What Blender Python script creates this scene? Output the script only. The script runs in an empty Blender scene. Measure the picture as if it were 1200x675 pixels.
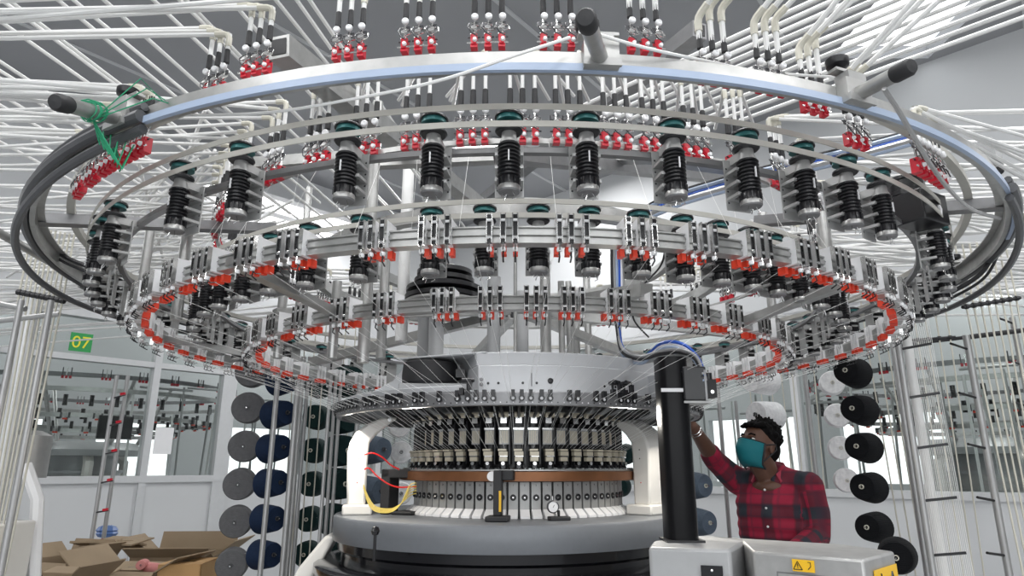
import bpy, bmesh, math, random
from mathutils import Vector, Matrix
random.seed(7)
PI = math.pi
scene = bpy.context.scene
col = scene.collection

# ------------------------------------------------------------------ camera
F, PITCH, CAMZ = 780.0, math.radians(15.1), 1.5
cd = bpy.data.cameras.new('camera'); cam = bpy.data.objects.new('camera', cd); col.objects.link(cam)
cam.location = (0, 0, CAMZ); cam.rotation_euler = (PI/2 + PITCH, 0, 0)
cd.sensor_width = 36; cd.lens = 36*F/1200; cd.clip_start = 0.02; cd.clip_end = 200
scene.camera = cam
# ------------------------------------------------------------------ light
scene.view_settings.view_transform = 'Standard'; scene.view_settings.look = 'None'
scene.view_settings.gamma = 1; scene.view_settings.use_curve_mapping = False
scene.view_settings.exposure = 0.32
w = bpy.data.worlds.new('overcast_sky'); scene.world = w; w.use_nodes = True
bg = w.node_tree.nodes['Background']; bg.inputs[0].default_value = (.95, .98, 1, 1); bg.inputs[1].default_value = 1.5
def area(name, loc, rot, sx, sy, e, c=(1, 1, 1)):
    l = bpy.data.lights.new(name, 'AREA'); l.shape = 'RECTANGLE'; l.size = sx; l.size_y = sy; l.energy = e; l.color = c
    o = bpy.data.objects.new(name, l); o.location = loc; o.rotation_euler = rot; col.objects.link(o); return o
LE = 0.9
for x in (-3.2, 0.3, 3.8):
    for y in (-4.0, -1.2, 1.6):
        area('ceiling_lamp_light', (x, y, 4.66), (0, 0, .3), 2.4, .4, 62*LE)
area('ceiling_lamp_light', (0.2, 6.2, 4.62), (0, 0, .3), 1.4, .4, 60*LE)
area('rear_fill_light', (0.0, -5.8, 2.6), (-PI/2, 0, PI), 9, 2.4, 150*LE, (.95, .98, 1))  # added fill light from behind the camera; the rear wall has no window
for x, y in ((-6.8, 7.0), (-3.6, 10.0), (5.2, 7.2), (2.4, 10.0), (8.2, 4.2), (-9.0, 4.5)):
    area('next_hall_fill_light', (x, y, 4.6), (0, 0, .6), 2.4, .5, 60*LE)  # added fill that brightens the halls behind the glass, without fixtures

for a_ in (-62, -30, 30, 58):       # small work lamps under the guide ring of the machine
    q_ = math.radians(a_); l_ = bpy.data.lights.new('machine_lamp_light', 'AREA'); l_.size = .07; l_.energy = 2.0*LE; l_.color = (1, .95, .86)
    o_ = bpy.data.objects.new('machine_lamp_light', l_); col.objects.link(o_); o_.location = (.022+.63*math.sin(q_), 2.6-.63*math.cos(q_), 1.655); o_.rotation_euler = (math.radians(35), 0, q_+PI)
# ------------------------------------------------------------------ helpers
cP, sP = math.cos(PITCH), math.sin(PITCH)
def at(px, py, Y=None, Z=None):
    a = (px-600)/F; b = (337.5-py)/F
    d = Vector((a, cP-b*sP, sP+b*cP))
    if Y is None: Y = (Z-CAMZ)/d.z*d.y
    return d/d.y*Y + Vector((0, 0, CAMZ))
def pix(p):
    d = p[1]*cP+(p[2]-CAMZ)*sP
    return 600+F*p[0]/d, 337.5-F*(-p[1]*sP+(p[2]-CAMZ)*cP)/d

MATS = {}
def mat(name, c, metal=0, rough=.5, var=.06, scale=30, coat=0, trans=0, alpha=1, emit=None, bump=0):
    if name in MATS: return MATS[name]
    m = bpy.data.materials.new(name); m.use_nodes = True; nt = m.node_tree; b = nt.nodes['Principled BSDF']
    b.inputs['Metallic'].default_value = metal; b.inputs['Roughness'].default_value = rough
    b.inputs['Coat Weight'].default_value = coat; b.inputs['Transmission Weight'].default_value = trans
    b.inputs['Alpha'].default_value = alpha
    tc = nt.nodes.new('ShaderNodeTexCoord'); n = nt.nodes.new('ShaderNodeTexNoise'); n.inputs['Scale'].default_value = scale
    n.inputs['Detail'].default_value = 4
    nt.links.new(tc.outputs['Object'], n.inputs['Vector'])
    mx = nt.nodes.new('ShaderNodeMix'); mx.data_type = 'RGBA'
    mx.inputs[6].default_value = [max(0, v*(1-var)) for v in c]+[1]; mx.inputs[7].default_value = [min(1, v*(1+var)) for v in c]+[1]
    nt.links.new(n.outputs['Fac'], mx.inputs[0]); nt.links.new(mx.outputs[2], b.inputs['Base Color'])
    if bump:
        bp = nt.nodes.new('ShaderNodeBump'); bp.inputs['Strength'].default_value = bump
        nt.links.new(n.outputs['Fac'], bp.inputs['Height']); nt.links.new(bp.outputs[0], b.inputs['Normal'])
    if emit:
        b.inputs['Emission Color'].default_value = (*emit[:3], 1); b.inputs['Emission Strength'].default_value = emit[3]
    MATS[name] = m; return m
ALU = mat('brushed_aluminium', (.44, .44, .43), .75, .36, .28)
ALUD = mat('grey_aluminium', (.24, .24, .245), .7, .42, .2)
SATIN = mat('satin_black_paint', (.007, .007, .008), 0, .30, .2); SATIN.node_tree.nodes['Principled BSDF'].inputs['Specular IOR Level'].default_value = .16
CHROME = mat('chrome', (.75, .75, .74), 1, .18, .05)
STEEL = mat('cast_aluminium', (.40, .40, .395), .45, .45, .2)
PVC = mat('white_pvc', (.74, .74, .73), 0, .35, .04, 8)
PVCY = mat('aged_pvc', (.58, .56, .48), 0, .4, .10, 12)
BLACK = mat('black_plastic', (.012, .012, .014), 0, .32, .2)
BLACKM = mat('black_rubber', (.02, .02, .022), 0, .6, .2)
GLOSS = mat('gloss_black_paint', (.006, .006, .008), 0, .16, .2, coat=.2)
TEAL = mat('teal_rim', (.03, .16, .16), .2, .4)
RED = mat('red_translucent_plastic', (.55, .012, .03), 0, .3, .2)
ORANGE = mat('orange_red_tag', (.80, .055, .02), 0, .45, .1)
WHITEP = mat('white_plastic', (.82, .82, .83), 0, .4, .03)
BELT = mat('ivory_belt', (.50, .49, .45), 0, .6, .08)
BLUETAPE = mat('pale_blue_conduit', (.36, .44, .58), 0, .35, .05)
GREYPAINT = mat('grey_machine_paint', (.165, .175, .19), .1, .34, .06, 60)
LGREY = mat('light_grey_paint', (.36, .365, .37), .1, .4, .06, 40)
CREAM = mat('cream_enamel', (.74, .72, .68), 0, .3, .03)
BRONZE = mat('bronze_ring', (.20, .085, .038), .6, .38, .75, 9)
BEIGE = mat('beige_carrier', (.62, .56, .44), .2, .35, .12)
DARKM = mat('dark_steel', (.09, .09, .095), .7, .4, .2)
YEL = mat('yellow_plastic', (.85, .50, .02), 0, .45, .05)
YELW = mat('yellow_wire', (.72, .55, .12), 0, .4, .1)
REDW = mat('red_wire', (.65, .01, .01), 0, .3, .05)
GREENY = mat('green_yarn', (.02, .28, .14), 0, .8, .1)
BLUEW = mat('blue_wire', (.02, .10, .50), 0, .4, .1)
CARD = mat('cardboard', (.33, .25, .165), 0, .85, .2, 6)
YARNW = mat('white_yarn', (.85, .85, .83), 0, .8, .03)
POLE = mat('grey_tube', (.42, .42, .42), .55, .42, .12, 14)

class MB:
    def __init__(s): s.v = []; s.f = []; s.m = []; s.mats = []; s.M = Matrix()
    def mi(s, m):
        if m not in s.mats: s.mats.append(m)
        return s.mats.index(m)
    def add(s, vs, fs, m):
        o = len(s.v); s.v += [tuple(s.M @ Vector(p)) for p in vs]; k = s.mi(m)
        for f in fs: s.f.append([o+i for i in f]); s.m.append(k)
        return s
    def box(s, x0, x1, y0, y1, z0, z1, m):
        vs = [(x, y, z) for z in (z0, z1) for y in (y0, y1) for x in (x0, x1)]
        return s.add(vs, [(0, 2, 3, 1), (4, 5, 7, 6), (0, 1, 5, 4), (2, 6, 7, 3), (0, 4, 6, 2), (1, 3, 7, 5)], m)
    def obox(s, c, sx, sy, sz, m, rz=0, rx=0, ry=0):
        R = Matrix.Translation(c) @ Matrix.Rotation(rz, 4, 'Z') @ Matrix.Rotation(ry, 4, 'Y') @ Matrix.Rotation(rx, 4, 'X')
        vs = [R @ Vector((x*sx/2, y*sy/2, z*sz/2)) for z in (-1, 1) for y in (-1, 1) for x in (-1, 1)]
        return s.add(vs, [(0, 2, 3, 1), (4, 5, 7, 6), (0, 1, 5, 4), (2, 6, 7, 3), (0, 4, 6, 2), (1, 3, 7, 5)], m)
    def lathe(s, prof, m, c=(0, 0, 0), n=20, closed=False, a0=0, a1=2*PI, ax=None):
        full = abs(a1-a0-2*PI) < 1e-6; k = n if full else n+1
        R = Matrix.Translation(c)
        if ax is not None: R = R @ Vector(ax).to_track_quat('Z', 'Y').to_matrix().to_4x4()
        vs = []
        for i in range(k):
            a = a0+(a1-a0)*i/n
            vs += [R @ Vector((r*math.sin(a), -r*math.cos(a), z)) for r, z in prof]
        L = len(prof); fs = []
        for i in range(n):
            j = (i+1) % k
            for q in range(L if closed else L-1):
                q2 = (q+1) % L
                fs.append((i*L+q, i*L+q2, j*L+q2, j*L+q))
        if not closed and full:
            if prof[0][0] > 1e-6: fs.append([i*L for i in range(k)])
            if prof[-1][0] > 1e-6: fs.append([i*L+L-1 for i in range(k)][::-1])
        if closed and not full:
            fs.append(list(range(L))); fs.append([(k-1)*L+q for q in range(L)][::-1])
        return s.add(vs, fs, m)
    def cyl(s, p, q, r, m, n=10, r2=None):
        p = Vector(p); q = Vector(q); d = q-p; L = d.length
        return s.lathe([(r, 0), (r if r2 is None else r2, L)], m, p, n, ax=d)
    def tube(s, pts, r, m, n=6, cap=True):
        pts = [Vector(p) for p in pts]; k = len(pts); rs = r if isinstance(r, (list, tuple)) else [r]*k
        vs = []; up = None
        for i in range(k):
            t = (pts[min(i+1, k-1)]-pts[max(i-1, 0)])
            t = t.normalized() if t.length > 1e-9 else Vector((0, 0, 1))
            if up is None: up = Vector((0, 0, 1)) if abs(t.z) < .9 else Vector((1, 0, 0))
            a = t.cross(up)
            a = a.normalized() if a.length > 1e-6 else Vector((1, 0, 0))
            b = a.cross(t).normalized(); up = b
            vs += [pts[i]+(a*math.cos(2*PI*j/n)+b*math.sin(2*PI*j/n))*rs[i] for j in range(n)]
        fs = [(i*n+j, (i+1)*n+j, (i+1)*n+(j+1) % n, i*n+(j+1) % n) for i in range(k-1) for j in range(n)]
        if cap: fs += [list(range(n)), [(k-1)*n+j for j in range(n)][::-1]]
        return s.add(vs, fs, m)
    def prism(s, poly, axis, a, b, m):       # poly 2D, extruded along axis ('x','y','z')
        def P(u, v, w): return {'x': (w, u, v), 'y': (u, w, v), 'z': (u, v, w)}[axis]
        n = len(poly); vs = [P(u, v, a) for u, v in poly]+[P(u, v, b) for u, v in poly]
        fs = [(i, (i+1) % n, n+(i+1) % n, n+i) for i in range(n)]+[list(range(n))[::-1], [n+i for i in range(n)]]
        return s.add(vs, fs, m)
    def mesh(s, name, smooth=True):
        me = bpy.data.meshes.new(name); me.from_pydata(s.v, [], s.f)
        for m in s.mats: me.materials.append(m)
        me.polygons.foreach_set('material_index', s.m)
        bm = bmesh.new(); bm.from_mesh(me); bmesh.ops.recalc_face_normals(bm, faces=bm.faces); bm.to_mesh(me); bm.free()
        if smooth:
            me.polygons.foreach_set('use_smooth', [True]*len(me.polygons))
            me.set_sharp_from_angle(angle=math.radians(35))
        me.update(); return me
    def build(s, name, parent=None, loc=None, rz=0, bevel=0):
        o = bpy.data.objects.new(name, s.mesh(name)); col.objects.link(o)
        if parent: o.parent = parent
        if loc is not None: o.location = loc; o.rotation_euler.z = rz
        if bevel:
            b = o.modifiers.new('bevel', 'BEVEL'); b.width = bevel; b.segments = 2; b.limit_method = 'ANGLE'; b.angle_limit = .6
        return o
def tag(o, label=None, cat=None, group=None, kind=None):
    if label: o['label'] = label
    if cat: o['category'] = cat
    if group: o['group'] = group
    if kind: o['kind'] = kind
    return o
def empty(name, loc=(0, 0, 0), rz=0, label=None, cat=None, group=None):
    o = bpy.data.objects.new(name, None); o.empty_display_size = .02; o.location = loc; o.rotation_euler.z = rz
    col.objects.link(o); return tag(o, label, cat, group)
CH = {}
def kids(o): return [c for c in bpy.data.objects if c.parent == o] if o.name not in CH else CH[o.name]
def copy_tree(o, parent=None, name=None):
    c = o.copy(); col.objects.link(c)
    if parent: c.parent = parent
    ks = kids(o); CH[o.name] = ks
    for k in ks: copy_tree(k, c)
    return c
def structure(mb, name, **k): return tag(mb.build(name, **k), kind='structure')
def ordn(i):
    return f"{i}{'th' if 10 <= i % 100 <= 20 else {1: 'st', 2: 'nd', 3: 'rd'}.get(i % 10, 'th')}"

AX, AY = .022, 2.6
def ringp(R, phi, Z): return Vector((AX+R*math.sin(phi), AY-R*math.cos(phi), Z))

# ================================================================== ROOM
WALLP = mat('white_wall_paint', (.60, .61, .62), 0, .8, .03, 2)
CEILP = mat('grey_ceiling_sheet', (.36, .365, .38), 0, .7, .08, 1.2)
FLOORP = mat('grey_floor', (.40, .41, .42), 0, .35, .1, 3)
FRAME = mat('pale_aluminium_frame', (.62, .63, .64), .2, .45, .05)
def glass_mat():
    m = bpy.data.materials.new('partition_glass'); m.use_nodes = True; nt = m.node_tree; nt.nodes.clear()
    o = nt.nodes.new('ShaderNodeOutputMaterial'); mx = nt.nodes.new('ShaderNodeMixShader')
    t = nt.nodes.new('ShaderNodeBsdfTransparent'); g = nt.nodes.new('ShaderNodeBsdfGlossy'); g.inputs['Roughness'].default_value = .06
    t.inputs[0].default_value = (.90, .93, .92, 1)
    f = nt.nodes.new('ShaderNodeFresnel'); f.inputs[0].default_value = 1.45
    nt.links.new(f.outputs[0], mx.inputs[0]); nt.links.new(t.outputs[0], mx.inputs[1]); nt.links.new(g.outputs[0], mx.inputs[2])
    nt.links.new(mx.outputs[0], o.inputs[0]); return m
GLASS = glass_mat()
CEIL = 4.75
structure(MB().box(-14, 14, -6, 18, -.1, 0, FLOORP), 'floor')
structure(MB().box(-14, 14, -6.1, -6, 0, 4.75, WALLP), 'wall_rear')
structure(MB().box(-14.1, -14, -6, 18, 0, 4.75, WALLP), 'wall_far_left'); structure(MB().box(14, 14.1, -6, 3, 0, 4.75, WALLP), 'wall_far_right')
# ceiling with a skylight hole at upper right
sk = at(1065, 22, Z=CEIL); sx0, sx1, sy0, sy1 = sk.x-.35, sk.x+.45, sk.y-.40, sk.y+.50
cb = MB()
for x0, x1, y0, y1 in ((-14, sx0, -6, 18), (sx1, 14, -6, 18), (sx0, sx1, -6, sy0), (sx0, sx1, sy1, 18)):
    cb.box(x0, x1, y0, y1, CEIL, CEIL+.12, CEILP)
structure(cb, 'ceiling')
tb = MB()
for k in range(9):                                                # sheet seams of the ceiling
    p = at(940+60, 40, Z=CEIL); tb.obox((-7+k*1.9, 5, CEIL-.006), .03, 14, .012, WALLP, rz=math.radians(-38))
structure(tb, 'trim_1')

# left glass partition: local x runs along the wall, away from the camera
dL = Vector((.942, 1.036, 0)).normalized(); aL = math.atan2(dL.y, dL.x)
pL = at(181, 564, 6.3); pL.z = 0
ML = Matrix.Translation(pL) @ Matrix.Rotation(aL, 4, 'Z')
dR = Vector((-1.09, 1.036, 0)).normalized(); aR = math.atan2(dR.y, dR.x)
pR = at(1080, 581, 5.3); pR.z = 0
MR = Matrix.Translation(pR) @ Matrix.Rotation(aR, 4, 'Z')
# corner: pL + t dL = pR + s dR
den = dL.x*(-dR.y)-dL.y*(-dR.x); dx, dy = pR.x-pL.x, pR.y-pL.y
tL = (dx*(-dR.y)-dy*(-dR.x))/den; sR = (dL.x*dy-dL.y*dx)/den
SILL, TOPR, MIDR = 1.37, 2.78, 2.40
def wloc(M, px):            # distance along a wall at image column px (at sill height)
    d = Vector(((px-600)/F, cP, 0)); o = M.translation; e = (M @ Vector((1, 0, 0)))-o
    dd = d.x*(-e.y)+d.y*e.x
    # solve k*d = o + t*e with the horizontal ray at about horizon height
    a = (px-600)/F; b = (337.5-548)/F; dd = Vector((a, cP-b*sP, 0))
    det = dd.x*(-e.y)+dd.y*e.x
    return (-dd.y*o.x+dd.x*o.y)/det*-1 if False else (dd.y*o.x-dd.x*o.y)/(dd.x*e.y-dd.y*e.x)
def wall(M, x0, x1, name, sillz, posts, winname, panes_top=True):
    b = MB(); b.M = M; b.box(x0, x1, 0, .08, 0, sillz, WALLP); b.box(x0, x1, 0, .10, TOPR+.03, CEIL, WALLP)
    structure(b, name)
    f = MB(); f.M = M
    f.box(x0, x1, -.03, .10, sillz, sillz+.06, FRAME); f.box(x0, x1, -.02, .10, TOPR, TOPR+.05, FRAME)
    if panes_top: f.box(x0, x1, -.02, .08, MIDR, MIDR+.05, FRAME)
    for p, wd in posts: f.box(p-wd/2, p+wd/2, -.025, .09, 0, TOPR+.03, FRAME)
    structure(f, 'trim_'+name[-4:].strip('_'))
    g = MB(); g.M = M; g.box(x0, x1, .03, .036, sillz+.05, TOPR, GLASS); structure(g, winname)
pl = [wloc(ML, p) for p in (-140, 22, 168, 258, 395)]
wall(ML, wloc(ML, -160), tL, 'wall_left', SILL, [(pl[0], .06), (pl[1], .06), (pl[2], .06), (pl[3], .14), (pl[4], .07), (tL-1.2, .07)], 'window_1')
wall(MR, wloc(MR, 1420), sR, 'wall_right', 1.27, [(wloc(MR, 1300), .06), (wloc(MR, 945), .06), (wloc(MR, 800), .06), (wloc(MR, 700), .06)], 'window_2', False)
# next halls seen through the glass: far walls with bright window openings on the sky
def far_wall(M, off, x0, x1, wins, name):
    b = MB(); b.M = M; cur = x0
    z0, z1 = wins[0][2], wins[0][3]
    for a, c, _, _ in wins:
        b.box(cur, a, off, off+.15, 0, CEIL, WALLP); b.box(a, c, off, off+.15, 0, z0, WALLP); b.box(a, c, off, off+.15, z1, CEIL, WALLP); cur = c
    b.box(cur, x1, off, off+.15, 0, CEIL, WALLP); structure(b, name)
far_wall(ML, 3.5, -9, 7, [(-3.8, -2.75, 1.25, 2.1), (-1.1, -.1, 1.25, 2.1), (.5, 1.5, 1.25, 2.1), (2.2, 3.4, 1.25, 2.1)], 'wall_back_left')
far_wall(MR, -3.8, -9, 7, [(-4.2, -2.9, 1.3, 2.2), (-1.7, -.5, 1.3, 2.2), (.5, 1.7, 1.3, 2.2), (2.2, 3.6, 1.3, 2.2), (4.1, 5.4, 1.3, 2.2)], 'wall_back_right')
LAMPM = mat('lamp_tube_glow', (1, 1, 1), 0, .5, 0, emit=(1, 1, 1, 6))
def lamp(loc, rz, L, label):
    o = empty('ceiling_lamp', loc, rz, label, 'lamp')
    MB().box(-L/2, L/2, -.16, .16, 0, .05, WHITEP).build('housing', o)
    MB().box(-L/2+.03, L/2-.03, -.13, .13, -.02, 0, LAMPM).build('diffuser', o)
lamp(at(598, 178, Z=CEIL-.06), .3, 1.2, 'bright ceiling lamp glowing behind the middle upper feeders')
p = at(352, 252, Z=CEIL-.5); lamp(at(335, 245, Z=4.3), aL, 1.8, 'long bright tube lamp at left above the far partition')
lamp(at(370, 275, Z=4.0), aL, 1.3, 'lower bright tube lamp seen beneath the long one at left')
# 07 sign
def text(s, size, m, M, name, parent, ext=.0008, align='CENTER'):
    c = bpy.data.curves.new(name, 'FONT'); c.body = s; c.size = size; c.extrude = ext; c.align_x = align; c.align_y = 'CENTER'
    t = bpy.data.objects.new(name+'_tmp', c); col.objects.link(t)
    bpy.context.view_layer.update()
    me = bpy.data.meshes.new_from_object(t.evaluated_get(bpy.context.evaluated_depsgraph_get()))
    bpy.data.objects.remove(t); me.materials.clear(); me.materials.append(m); me.transform(M)
    o = bpy.data.objects.new(name, me); col.objects.link(o)
    if parent: o.parent = parent
    return o
GREENS = mat('sign_green', (.03, .33, .09), 0, .5, .03); YELS = mat('sign_yellow', (.85, .80, .05), 0, .5, .03)
t84 = wloc(ML, 83); sg = empty('number_sign', ML @ Vector((t84-.09, -.03, 2.55)), aL, 'green number sign 07 in yellow on the left glass partition', 'sign')
MB().box(-.085, .085, -.006, 0, -.08, .08, GREENS).build('panel', sg)
text('07', .145, YELS, Matrix.Translation((0, -.009, -.005)) @ Matrix.Rotation(PI/2, 4, 'X'), 'numerals', sg)

# ================================================================== MACHINE BODY
mc = empty('knitting_machine', (AX, AY, 0), 0, 'large circular knitting machine with grey bed, white arch pillars and bronze ring', 'machine')
BX = -.045
b = MB(); b.lathe([(0, 1.262), (.60, 1.262), (.616, 1.264), (.618, 1.268), (.618, 1.336), (.614, 1.342), (.608, 1.344), (0, 1.344)], GREYPAINT, (BX, 0, 0), 128)
b.build('bed', mc)
# gloss black shroud and lower frame
b = MB(); b.lathe([(.60, 1.262), (.60, 1.235), (.585, 1.225), (.585, 1.20), (.66, 1.195), (.675, 1.185), (.675, 1.165), (.665, 1.15), (.70, .95), (.72, .2), (0, .2)], GLOSS, (BX, 0, 0), 80)
b.build('shroud', mc)
for k, a in enumerate((-84, 84, 180)):
    r = math.radians(a); b = MB(); b.M = Matrix.Translation((BX, 0, 0)) @ Matrix.Rotation(r, 4, 'Z')
    b.prism([(-.60, 1.27), (-.64, 1.27), (-.72, 1.17), (-.86, .9), (-.92, .0), (-.78, .0), (-.74, .9), (-.68, 1.12)], 'x', -.07, .07, CREAM if k == 0 else GLOSS)
    b.build('leg', mc, bevel=.01)
# cylinder core, cam boxes
b = MB(); b.lathe([(.372, 1.344), (.372, 1.46), (.30, 1.46), (.30, 1.344)], BLACK, n=64, closed=True); b.build('needle_cylinder', mc)
cam_me = None
NC = 66
for k in range(NC):
    a = 2*PI*(k+.5)/NC
    if k == 0:
        b = MB(); wd = .0148
        b.prism([(-.376, 1.455), (-.384, 1.455), (-.384, 1.372), (-.376, 1.366)], 'x', -wd, wd, STEEL)
        cbx = b.build('cam_box', mc)
        s = MB(); s.prism([(-.376, 1.372), (-.386, 1.372), (-.412, 1.352), (-.412, 1.345), (-.376, 1.345)], 'x', -wd, wd, WHITEP); s.build('foot', cbx)
        s = MB(); s.lathe([(.010, 0), (.010, .004), (.006, .004), (.005, .002), (0, .002)], BLACK, (0, -.384, 1.408), 12, ax=(0, -1, 0)).lathe([(.004, 0), (.003, .001), (0, .001)], CHROME, (0, -.3865, 1.408), 8, ax=(0, -1, 0)); s.build('bolt', cbx)
        CH[cbx.name] = kids(cbx); cbx.rotation_euler.z = a
    else:
        c = copy_tree(cbx, mc); c.rotation_euler.z = a
for k in range(22):                                                # little cam numbers
    a = 2*PI*(k-10+.5)/NC
    M = Matrix.Rotation(a, 4, 'Z') @ Matrix.Translation((0, -.3845, 1.445)) @ Matrix.Rotation(PI/2, 4, 'X')
    text(str((k+18) % 66+1) if k < 8 else str(k-8), .0085, BLACK, M, 'cam_number', mc, .0002)
# bronze ring
b = MB(); b.lathe([(.432, 1.457), (.440, 1.459), (.440, 1.487), (.432, 1.490), (.36, 1.490), (.36, 1.457)], BRONZE, n=96, closed=True); b.build('bronze_ring', mc)
b = MB(); b.lathe([(.434, 1.490), (.434, 1.494), (.37, 1.494), (.37, 1.490)], ALU, n=96, closed=True)
for k in range(110):
    a = 2*PI*k/110; b.lathe([(.004, 0), (.004, .005), (0, .006)], CHROME, (.424*math.sin(a), -.424*math.cos(a), 1.494), 6)
b.build('ring_top_plate', mc)
# yarn carriers around the dial
NF = 50
for k in range(NF):
    a = 2*PI*k/NF
    if k == 0:
        b = MB()      # dark upright with forked black foot
        b.box(-.0065, .0065, -.372, -.345, 1.505, 1.66, BLACK).box(.0175, .0215, -.392, -.35, 1.51, 1.65, BLACK).box(-.013, .013, -.40, -.375, 1.497, 1.507, DARKM)
        b.cyl((-.010, -.402, 1.499), (-.010, -.39, 1.516), .004, BLACK, 6).cyl((.010, -.402, 1.499), (.010, -.39, 1.516), .004, BLACK, 6)
        b.tube([(0, -.36, 1.655), (0, -.42, 1.665), (0, -.50, 1.70)], .0055, BLACK, 6)
        b.lathe([(.006, 0), (.006, .004), (0, .004)], CHROME, (0, -.404, 1.513), 8, ax=(0, -1, 0))
        f0 = b.build('yarn_carrier', mc)
        s = MB()
        s.box(-.0145, .0145, -.403, -.386, 1.537, 1.550, BEIGE).box(-.0165, .011, -.407, -.386, 1.552, 1.558, BEIGE).box(-.013, .013, -.400, -.386, 1.520, 1.533, BEIGE).box(-.011, .0145, -.404, -.388, 1.534, 1.5365, CHROME).box(-.010, .010, -.388, -.372, 1.522, 1.556, BLACK)
        s.build('feeder_block', f0)
        s = MB()
        s.box(-.0165, .0165, -.380, -.376, 1.573, 1.622, STEEL)
        for j in range(6): s.box(-.0135+j*.0048, -.0110+j*.0048, -.3815, -.380, 1.577, 1.617, BEIGE)
        s.box(-.018, .018, -.383, -.372, 1.620, 1.626, CHROME)
        s.build('comb_plate', f0)
        s = MB(); s.cyl((-.014, -.40, 1.667), (.017, -.40, 1.667), .0085, BEIGE, 10).cyl((.017, -.40, 1.667), (.022, -.40, 1.667), .006, CHROME, 8).box(-.010, .010, -.395, -.36, 1.640, 1.662, CHROME)
        s.build('roller', f0); CH[f0.name] = kids(f0)
    else:
        c = copy_tree(f0, mc); c.rotation_euler.z = a
b = MB(); b.lathe([(.34, 1.50), (.34, 1.68), (.30, 1.68), (.30, 1.50)], BLACK, n=48, closed=True); b.build('dial_drum', mc)
# guide ring with holes and eyelets
b = MB(); b.lathe([(.672, 1.672), (.675, 1.674), (.675, 1.708), (.671, 1.712), (.50, 1.712), (.50, 1.704), (.655, 1.700), (.655, 1.672)], ALUD, n=128, closed=True); b.build('guide_ring', mc)
b = MB()
for k in range(230):
    a = 2*PI*k/230; c = (.6752*math.sin(a), -.6752*math.cos(a), 1.681)
    b.lathe([(.0022, 0), (0, .0005)], WHITEP if k % 3 else BLACK, c, 6, ax=(math.sin(a), -math.cos(a), 0))
b.build('perforation_row', mc)
e0 = None; k = 0; a = -100.
while a < 100:
    a += random.choice((2.1, 2.1, 2.2, 2.6, 4.8)); k += 1
    if e0 is None:
        b = MB(); b.box(-.0055, .0055, -.690, -.675, 1.697, 1.716, BLACK); b.lathe([(.0088, 0), (.0088, .004), (.0048, .004), (.0048, 0)], BLACK, (0, -.681, 1.692), 12, closed=True, ax=(0, -1, 0)); b.lathe([(.0046, 0), (0, .0002)], WHITEP, (0, -.683, 1.692), 10, ax=(0, -1, 0))
        e0 = b.build('yarn_eyelet', mc); CH[e0.name] = []; o = e0
    else: o = copy_tree(e0, mc)
    o.rotation_euler.z = math.radians(a)
    if k > 85: break
# black clamps on top of the guide ring
for a in (-13, 24.5, 28):
    b = MB(); b.M = Matrix.Rotation(math.radians(a), 4, 'Z')
    b.cyl((0, -.67, 1.70), (0, -.67, 1.745), .004, BLACK).obox((0, -.68, 1.742), .03, .02, .011, BLACK).obox((.012, -.69, 1.727), .011, .012, .022, BLACK).obox((-.012, -.69, 1.712), .012, .014, .02, BLACK).cyl((-.012, -.695, 1.745), (.02, -.675, 1.745), .006, BLACK)
    b.build('clamp', mc)
# upper housing: faceted drum with cut-out and drive motor
HS = mat('light_grey_housing', (.50, .51, .525), .25, .38, .06, 20)
def arcpoly(R, a0, a1, n): return [(R*math.sin(math.radians(a0+(a1-a0)*i/n)), -R*math.cos(math.radians(a0+(a1-a0)*i/n))) for i in range(n+1)]
b = MB(); b.prism(arcpoly(.655, -62, -15, 8)+[(-.2, -.2)], 'z', 1.714, 1.735, HS); b.prism(arcpoly(.64, 44, 75, 5)+[(.2, -.1)], 'z', 1.714, 1.79, HS); pts = arcpoly(.60, -12, 50, 10)+arcpoly(.60, 50, 250, 14)+[(-.33, -.05), (-.25, -.25)]
b.prism(pts, 'z', 1.715, 1.80, HS)
b.prism(arcpoly(.585, -13, 46, 10)+arcpoly(.585, 60, 240, 10)+[(-.30, 0)], 'z', 1.80, 1.842, HS)
b.prism([(-.60, -.12), (-.42, -.46), (-.13, -.58), (-.11, -.2), (-.3, .1)], 'z', 1.712, 1.727, HS)
b.prism([(-.58, 1.715), (-.44, 1.79), (-.38, 1.86), (-.34, 1.86), (-.34, 1.715)], 'y', -.28, -.265, HS)
b.prism([(-.40, -.45), (-.10, -.58), (-.02, -.30), (-.30, -.15)], 'z', 1.838, 1.845, HS)
hs = b.build('upper_housing', mc, bevel=.003)
s = MB()
for a, z, r in ((1, 1.745, .004), (5, 1.745, .004), (9, 1.752, .009), (26, 1.742, .004), (30, 1.742, .004), (-9, 1.745, .004), (-6, 1.745, .004)):
    q = math.radians(a); s.lathe([(r, 0), (r*.8, .001), (0, .001)], BLACK, (.601*math.sin(q), -.601*math.cos(q), z), 12, ax=(math.sin(q), -math.cos(q), 0))
for z in (1.742, 1.757):
    q = math.radians(-11); s.lathe([(.006, 0), (.005, .001), (0, .001)], ALUD, (.601*math.sin(q), -.601*math.cos(q), z), 12, ax=(math.sin(q), -math.cos(q), 0))
s.box(.036, .038, -.6012, -.598, 1.735, 1.775, BLACK)
s.build('bolt_hole', hs)
b = MB(); b.lathe([(0, 0), (.082, 0), (.09, .008), (.092, .03), (.088, .07), (.08, .076), (0, .08)], BLACKM, (-.29, -.42, 1.757), 28); b.box(-.20, -.17, -.50, -.42, 1.775, 1.80, BLACK); b.build('drive_motor', mc)
b = MB(); b.box(-.38, -.14, -.50, -.36, 1.735, 1.757, LGREY); b.build('motor_base', mc, bevel=.003)
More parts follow.
